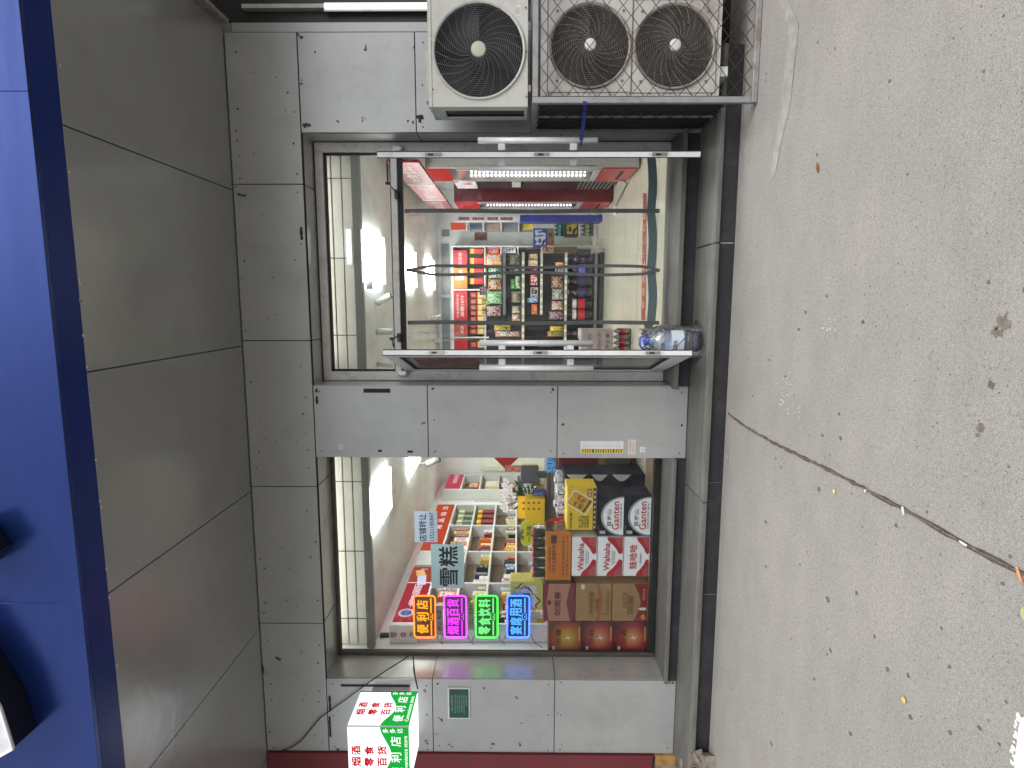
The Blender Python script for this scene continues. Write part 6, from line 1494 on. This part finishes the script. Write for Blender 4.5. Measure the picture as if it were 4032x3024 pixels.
for i, (r_, c_, c2, lab) in enumerate(FJ):
    o, P, w_, h = case(r_, c_, lab, 'liquor cases with stars', None, BYF, .2)
    poly(MB(), P, [(0, 0), (1, 0), (1, 1), (0, 1)], 0).build('glow_print', radial('case_glow_%d' % i, (52, 22, 24) if i else (86, 44, 26), c_, c2), o)
    star = [(.50 + (.10 if k % 2 == 0 else .03) * math.cos(math.pi * k / 4 + .3), .40 + (.13 if k % 2 == 0 else .04) * math.sin(math.pi * k / 4 + .3)) for k in range(8)]
    poly(MB(), P, star, 2).build('white_star', flat(220, 205, 200, .4), o)
    T_(o, P, w_, h, [('汾酒', .52, .70, .50, .16, .02)], (40, 30, 24), 3)
    poly(MB(), P, [(.06, .80), (.22, .80), (.22, .88), (.06, .88)], 1).build('small_label', flat(195, 180, 170, .5), o)
    poly(MB(), P, [(.40, .03), (.86, .03), (.86, .08), (.40, .08)], 1).build('gold_line', flat(170, 140, 70, .5), o)
# yellow can carton on the navy cases
o, P, w_, h = case((2232, 2350, 1920, 2088), (222, 190, 36), 'yellow drinks case with a tilted gold can picture on the navy water cases', None)
poly(MB(), P, [(0, 0), (1, 0), (1, .12), (0, .12)], 0).build('blue_band', flat(34, 48, 92, .4), o)
t = MB()
for k in range(8): poly(t, P, [(.04 + k * .12, .03), (.10 + k * .12, .03), (.10 + k * .12, .09), (.04 + k * .12, .09)], 1)
t.build('yellow_dash', flat(220, 190, 60, .4), o)
def rot(uv, cu, cv, a): return [(cu + (u * math.cos(a) - v * math.sin(a)) * h / w_, cv + u * math.sin(a) + v * math.cos(a)) for u, v in uv]
poly(MB(), P, rot([(-.27, -.40), (.27, -.40), (.30, -.30), (.30, .30), (.24, .42), (-.24, .42), (-.30, .30), (-.30, -.30)], .66, .56, -.55), 0).build('can_outline', flat(232, 228, 214, .4), o)
poly(MB(), P, rot([(-.24, -.36), (.24, -.36), (.26, -.28), (.26, .28), (.21, .38), (-.21, .38), (-.26, .28), (-.26, -.28)], .66, .56, -.55), 1).build('can_picture', mat('gold_can_print', rgb(200, 160, 40), .3, var=.25, scale=12), o)
t = MB()
for s in (-1, 1):
    poly(t, P, rot([(s * .04, .02), (s * .10, .10), (s * .20, .08), (s * .22, .14), (s * .12, .18), (s * .03, .14)], .66, .56, -.55), 2)
t.build('red_bull_mark', flat(186, 70, 28, .4), o)
poly(MB(), P, rot([(-.26, -.30), (.26, -.30), (.26, -.24), (-.26, -.24)], .66, .56, -.55), 2).build('dark_band', flat(40, 36, 30, .4), o)
t = MB(); ca, sa = math.cos(-.55), math.sin(-.55)
text_mb('红牛', P(.64, .50, 3), .26 * w_, .15 * h, (ca, 0, sa), (-sa, 0, ca), bold=.03, mb=t); t.build('can_lettering', flat(40, 34, 20, .5), o)
T_(o, P, w_, h, [('困了累了', .20, .56, .28, .075, .01), ('不用多喝', .20, .47, .28, .075, .01), ('不要过量', .20, .38, .28, .075, .01), ('好喝够劲', .20, .29, .28, .075, .01), ('你的能量', .22, .88, .40, .08, .01)], (84, 66, 20), 3)
poly(MB(), P, [(.80, .16), (.98, .16), (.98, .32), (.80, .32)], 1).build('red_tag', flat(170, 48, 48, .4), o)
T_(o, P, w_, h, [('能量', .89, .24, .14, .11, .02)], (226, 200, 150), 3, 'tag_lettering')
# orange tinted case with gold pack
x0, x1, z0, z1 = rectY(2147, 2250, 2091, 2296, BYF)
o = thing('acrylic_case', 'orange tinted see-through case holding a gold pack on the swoosh water cases', 'case', ((x0 + x1) / 2, BYF, z0))
M_OR = glass('orange_acrylic', (1.0, .80, .44, 1), .8, .03, base=.02)
c = MB(); c.box(x0, x1, BYF, BYF + .004, z0, z1); c.box(x0, x0 + .004, BYF + .005, BYF + .24, z0, z1); c.box(x1 - .004, x1, BYF + .005, BYF + .24, z0, z1); c.box(x0 + .005, x1 - .005, BYF + .236, BYF + .24, z0, z1); c.build('acrylic_wall', M_OR, o)
GO = thing('gold_pack', 'gold printed pack with purple lettering inside the orange case', 'box', ((x0 + x1) / 2, BYF + .03, z0))
zm = z0 + (z1 - z0) * .46
MB().bbox(x0 + .012, x1 - .012, BYF + .03, BYF + .2, z0 + .002, z1 - .004, .003).build('pack_body', mat('gold_foil_card', rgb(226, 186, 88), .4, .3, var=.12, scale=10), GO)
P = lambda u, v, l=0: (x0 + .014 + (x1 - x0 - .028) * u, BYF + .029 - .0012 * l, z0 + (z1 - z0) * v)
t = MB(); text_mb('一天多方质健百草饮', P(.45, .66, 2), (x1 - x0) * .62, (z1 - z0) * .14, bold=.015, mb=t); text_mb('买就送保健酒精品', P(.42, .83, 2), (x1 - x0) * .5, (z1 - z0) * .10, mb=t); t.build('lettering', flat(110, 60, 96, .5), GO)
t = MB(); text_mb('精选草本植物精华酿造', P(.5, .30, 2), (x1 - x0) * .8, (z1 - z0) * .09, mb=t); text_mb('净含量 300ml x 12 瓶', P(.5, .16, 2), (x1 - x0) * .8, (z1 - z0) * .08, mb=t); t.build('brown_lettering', flat(120, 78, 24, .5), GO)
t = MB(); poly(t, P, [(.76, .56), (.92, .56), (.92, .78), (.76, .78)], 1); t.build('dark_picture', flat(44, 34, 40, .4), GO)
# dark cups with red rims on top
cu = thing('dark_cup', 'dark bluish cup with a red rim in the row above the orange case, rightmost', 'cup', (0, 0, 0), 'dark cups in a row above the orange case')
COL.objects.unlink(cu); bpy.data.objects.remove(cu)
for i in range(5):
    q0 = 2078 + i * 39; x0, x1, z0, z1 = rectY(2092, 2147, q0 + 2, q0 + 38, 5.06); cx, R_2 = (x0 + x1) / 2, (x1 - x0) / 2; h = z1 - z0
    o = thing('dark_cup', 'dark teal cup with a red rim above the orange case, %s from the right' % od[i], 'cup', (cx, 5.06, z0), 'dark cups in a row above the orange case')
    MB().lathe((cx, 5.06, z0 + .001), [(.001, 0), (R_2 * .86, 0), (R_2, h * .72), (R_2, h * .73), (.001, h * .73)], 16).build('cup_body', mat('dark_teal_cup', (.022, .042, .048, 1), .35, var=.3, scale=30), o)
    MB().lathe((cx, 5.06, z0 + h * .735), [(.001, 0), (R_2 * .98, 0), (R_2 * 1.0, h * .1), (R_2 * .93, h * .2), (.001, h * .21)], 16).build('red_rim', printed('red_rim_print', [rgb(150, 40, 36), rgb(96, 30, 28), rgb(180, 120, 90)], 40), o)
# calligraphy box
x0, x1, z0, z1 = rectY(2009, 2139, 2290, 2402, 5.02)
o = thing('calligraphy_box', 'yellow green gift box with black brush writing on the maroon liquor case', 'box', ((x0 + x1) / 2, 5.02, z0))
MB().bbox(x0, x1, 5.02, 5.20, z0 + .001, z1, .004).build('carton_body', mat('yellow_green_card', rgb(186, 178, 92), .5, var=.15, scale=6), o)
MB().box(x0 + .03, x1 - .04, 5.0185, 5.0195, z0 + .06, z1 - .05).build('pale_mist', printed('pale_mist', [rgb(196, 192, 140), rgb(190, 196, 186), rgb(186, 178, 92)], 10), o)
t = MB(); text_mb('云门酒', ((x0 + x1) / 2 - .03, 5.018, (z0 + z1) / 2), .11, .06, bold=.03, mb=t)
for k in range(3):
    pth = [(x1 - .05 - .02 * math.sin(q * 1.3 + k) - q * .008 * (k - .5), 5.017, z1 - .03 - q * .02 - k * .045) for q in range(6)]; t.tube(pth, [.002, .004, .006, .005, .003, .001], 5)
pth = [(x0 + .02 + q * .016, 5.017, z0 + .05 + .02 * math.sin(q * 1.1)) for q in range(9)]; t.tube(pth, [.002, .005, .007, .004, .006, .007, .005, .003, .001], 5)
t.build('brush_writing', flat(40, 44, 30, .6), o)
MB().bbox(x0 - .0, x0 + .03, 5.205, 5.3, z0 + .001, z0 + .1, .004).build('side_box', flat(60, 40, 34, .5), o)
single(MB(lambda p: Vector((atY(2110, 2460, 5.3)[0], 5.3, atY(2110, 2460, 5.3)[1])) + Matrix.Rotation(.35, 3, 'Y') @ p).bbox(-.10, .12, 0, .02, -.09, .09, .003), 'price_sheet', printed('price_sheet_print', [rgb(225, 225, 222), rgb(205, 205, 204), rgb(232, 232, 230)], 30), 'tilted white printed sheet above the orange brown liquor case', 'sheet')
x0, x1, z0, z1 = rectY(2018, 2090, 2274, 2289, 5.2)
# ------------------------------------------------------------------ neon signs and papers on the glass
NY = 4.945
def neon(rect, text, col, dim, label, glow, ink):
    x0, x1, z0, z1 = rectY(*rect, NY); W_, H_2 = x1 - x0, z1 - z0
    o = thing('neon_sign', label, 'neon sign', ((x0 + x1) / 2, NY, z0), 'neon signs on the display window')
    MB().bbox(x0 + .008, x1 - .008, NY + .014, NY + .018, z0 + .008, z1 - .008, .003).build('back_plate', mat('neon_plate_' + label.split()[0], dim, .2), o)
    E = emit('neon_' + label.split()[0], col, glow); E2 = emit('neon_text_' + label.split()[0], ink + (1,), 1.0)
    r_ = .028; pth = []
    for (cx, cz_, a0) in ((x1 - r_, z1 - r_, 0), (x0 + r_, z1 - r_, 90), (x0 + r_, z0 + r_, 180), (x1 - r_, z0 + r_, 270)):
        for k in range(5): a = math.radians(a0 + k * 22.5); pth.append((cx + r_ * math.cos(a), NY + .009, cz_ + r_ * math.sin(a)))
    MB().tube(pth, .0068, 8, True).build('border_tube', E, o)
    t = MB(); n = len(text); cw = (W_ - .05) / n
    for i, chh in enumerate(text): text_mb(chh, (x0 + .025 + cw * (i + .5), NY + .008, z0 + H_2 * .60), min(cw * .84, .08), H_2 * .52, bold=.035, mb=t, lift=.0, thick=.004)
    t.build('glowing_lettering', E2, o)
    t = MB(); zb = z0 + H_2 * .20; t.tube([(x0 + .022, NY + .008, zb), (x0 + W_ * .40, NY + .008, zb)], .0065, 6); t.tube([(x0 + W_ * .60, NY + .008, zb), (x1 - .022, NY + .008, zb)], .0065, 6)
    t.tube([(x0 + W_ * .43, NY + .008, zb - .014), (x0 + W_ * .57, NY + .008, zb - .014), (x0 + W_ * .57, NY + .008, zb + .022), (x0 + W_ * .43, NY + .008, zb + .022)], .004, 5, True); t.tube([(x0 + W_ * .47, NY + .008, zb), (x0 + W_ * .53, NY + .008, zb)], .004, 5)
    t.build('glowing_bar', E2, o)
    return o, x0, x1, z0, z1
NS = [neon((1629, 1714, 2348, 2512), '便利店', (2.0 / 2.4, .32 / 2.4, .008, 1), (.16, .055, .006, 1), 'orange neon sign, topmost of the four on the window', 3.0, (.95, .36, .012)),
      neon((1749, 1836, 2348, 2512), '烟酒百货', (.66, .045, 1, 1), (.11, .008, .13, 1), 'magenta neon sign, second from the top on the window', 2.6, (.80, .04, .90)),
      neon((1873, 1959, 2348, 2512), '零食饮料', (.06, 1, .075, 1), (.012, .13, .03, 1), 'green neon sign, third from the top on the window', 2.0, (.16, .80, .20)),
      neon((1997, 2084, 2348, 2512), '宴席用酒', (.035, .13, 1.0, 1), (.010, .04, .16, 1), 'blue neon sign, lowest of the four on the window', 3.4, (.09, .38, 1.0))]
for i in range(3):
    a, b_ = NS[i], NS[i + 1]; xa = a[1] + .02
    P0 = Vector((a[1] + .06, NY + .014, a[3] + .006)); P3 = Vector((b_[1] + .06, NY + .014, b_[4] - .006))
    pts = [P0, P0 + Vector((-.09, 0, -.03)), P0.lerp(P3, .5) + Vector((-.13, 0, -.02)), P3 + Vector((-.09, 0, .04)), P3]
    wire('cable', pts, .0028, 'thin black lead looping between the %s neon signs' % ['orange and magenta', 'magenta and green', 'green and blue'][i])
a = NS[3]; wire('cable', [Vector((a[1] + .06, NY + .014, a[3] + .004)), Vector((a[1] - .05, NY + .01, a[3] - .05)), Vector((-3.075, 5.0, a[3] - .12))], .003, 'thin black lead running from the blue neon sign down to the wall')
def paper(rect, lines, label, col, nm='paper_notice', ink=(24, 25, 30)):
    x0, x1, z0, z1 = rectY(*rect, 4.938)
    o = thing(nm, label, 'notice', ((x0 + x1) / 2, 4.938, z0))
    m = papery('translucent_paper_%d' % col[0], rgb(*[min(255, c + 22) for c in col]), .60)
    MB().box(x0, x1, 4.936, 4.9375, z0, z1).build('sheet', m, o)
    t = MB()
    for s_, u, v, tw, th2, bo in lines: text_mb(s_, (x0 + (x1 - x0) * u, 4.9352, z0 + (z1 - z0) * v), (x1 - x0) * tw, (z1 - z0) * th2, bold=bo, mb=t, lift=.0004)
    t.build('lettering', flat(*ink, .6), o)
paper((1698, 1827, 2143, 2315), [('雪糕', .50, .47, .90, .56, .03)], 'grey paper with two big black characters taped inside the window', (172, 188, 192))
paper((1632, 1722, 2012, 2134), [('店铺转让', .47, .64, .88, .32, .025), ('13521185847', .50, .24, .90, .18, .015)], 'pale grey paper with a phone number taped above the big grey paper', (176, 184, 194))
paper((1716, 1744, 2385, 2500), [('转让 电话', .5, .5, .7, .6, .01)], 'narrow grey paper strip between the orange and magenta neon signs', (150, 152, 148))
paper((1840, 1868, 2372, 2480), [('13521185847', .55, .5, .85, .6, .01)], 'narrow grey paper strip with handwritten digits above the green neon sign', (160, 158, 146))

for i, (q0, q1) in enumerate([(2222, 2318), (2320, 2400), (2402, 2492)]):
    x0, x1, z0, z1 = rectY(q0, q1, 1868, 1925, 5.36)
    o = thing('drinks_case', 'navy water case turned end on behind the yellow can carton, %s of three' % ['top', 'middle', 'bottom'][i], 'box', (x0, 5.36, z0), 'navy cases turned end on')
    MB().bbox(x0, x1, 5.36, 5.7, z0 + .001 if i < 2 else FZ + .001, z1 - .001, .004).build('carton_body', mat('navy_card', rgb(20, 22, 40), .75), o)
    MB().prism([(x1 - .002 - (x1 - x0) * .45 * math.sin(math.pi * k / 12) , 5.359, z0 + .02 + (z1 - z0 - .04) * k / 12) for k in range(13)], (0, -.001, 0)).build('white_arc', flat(206, 210, 214, .4), o)
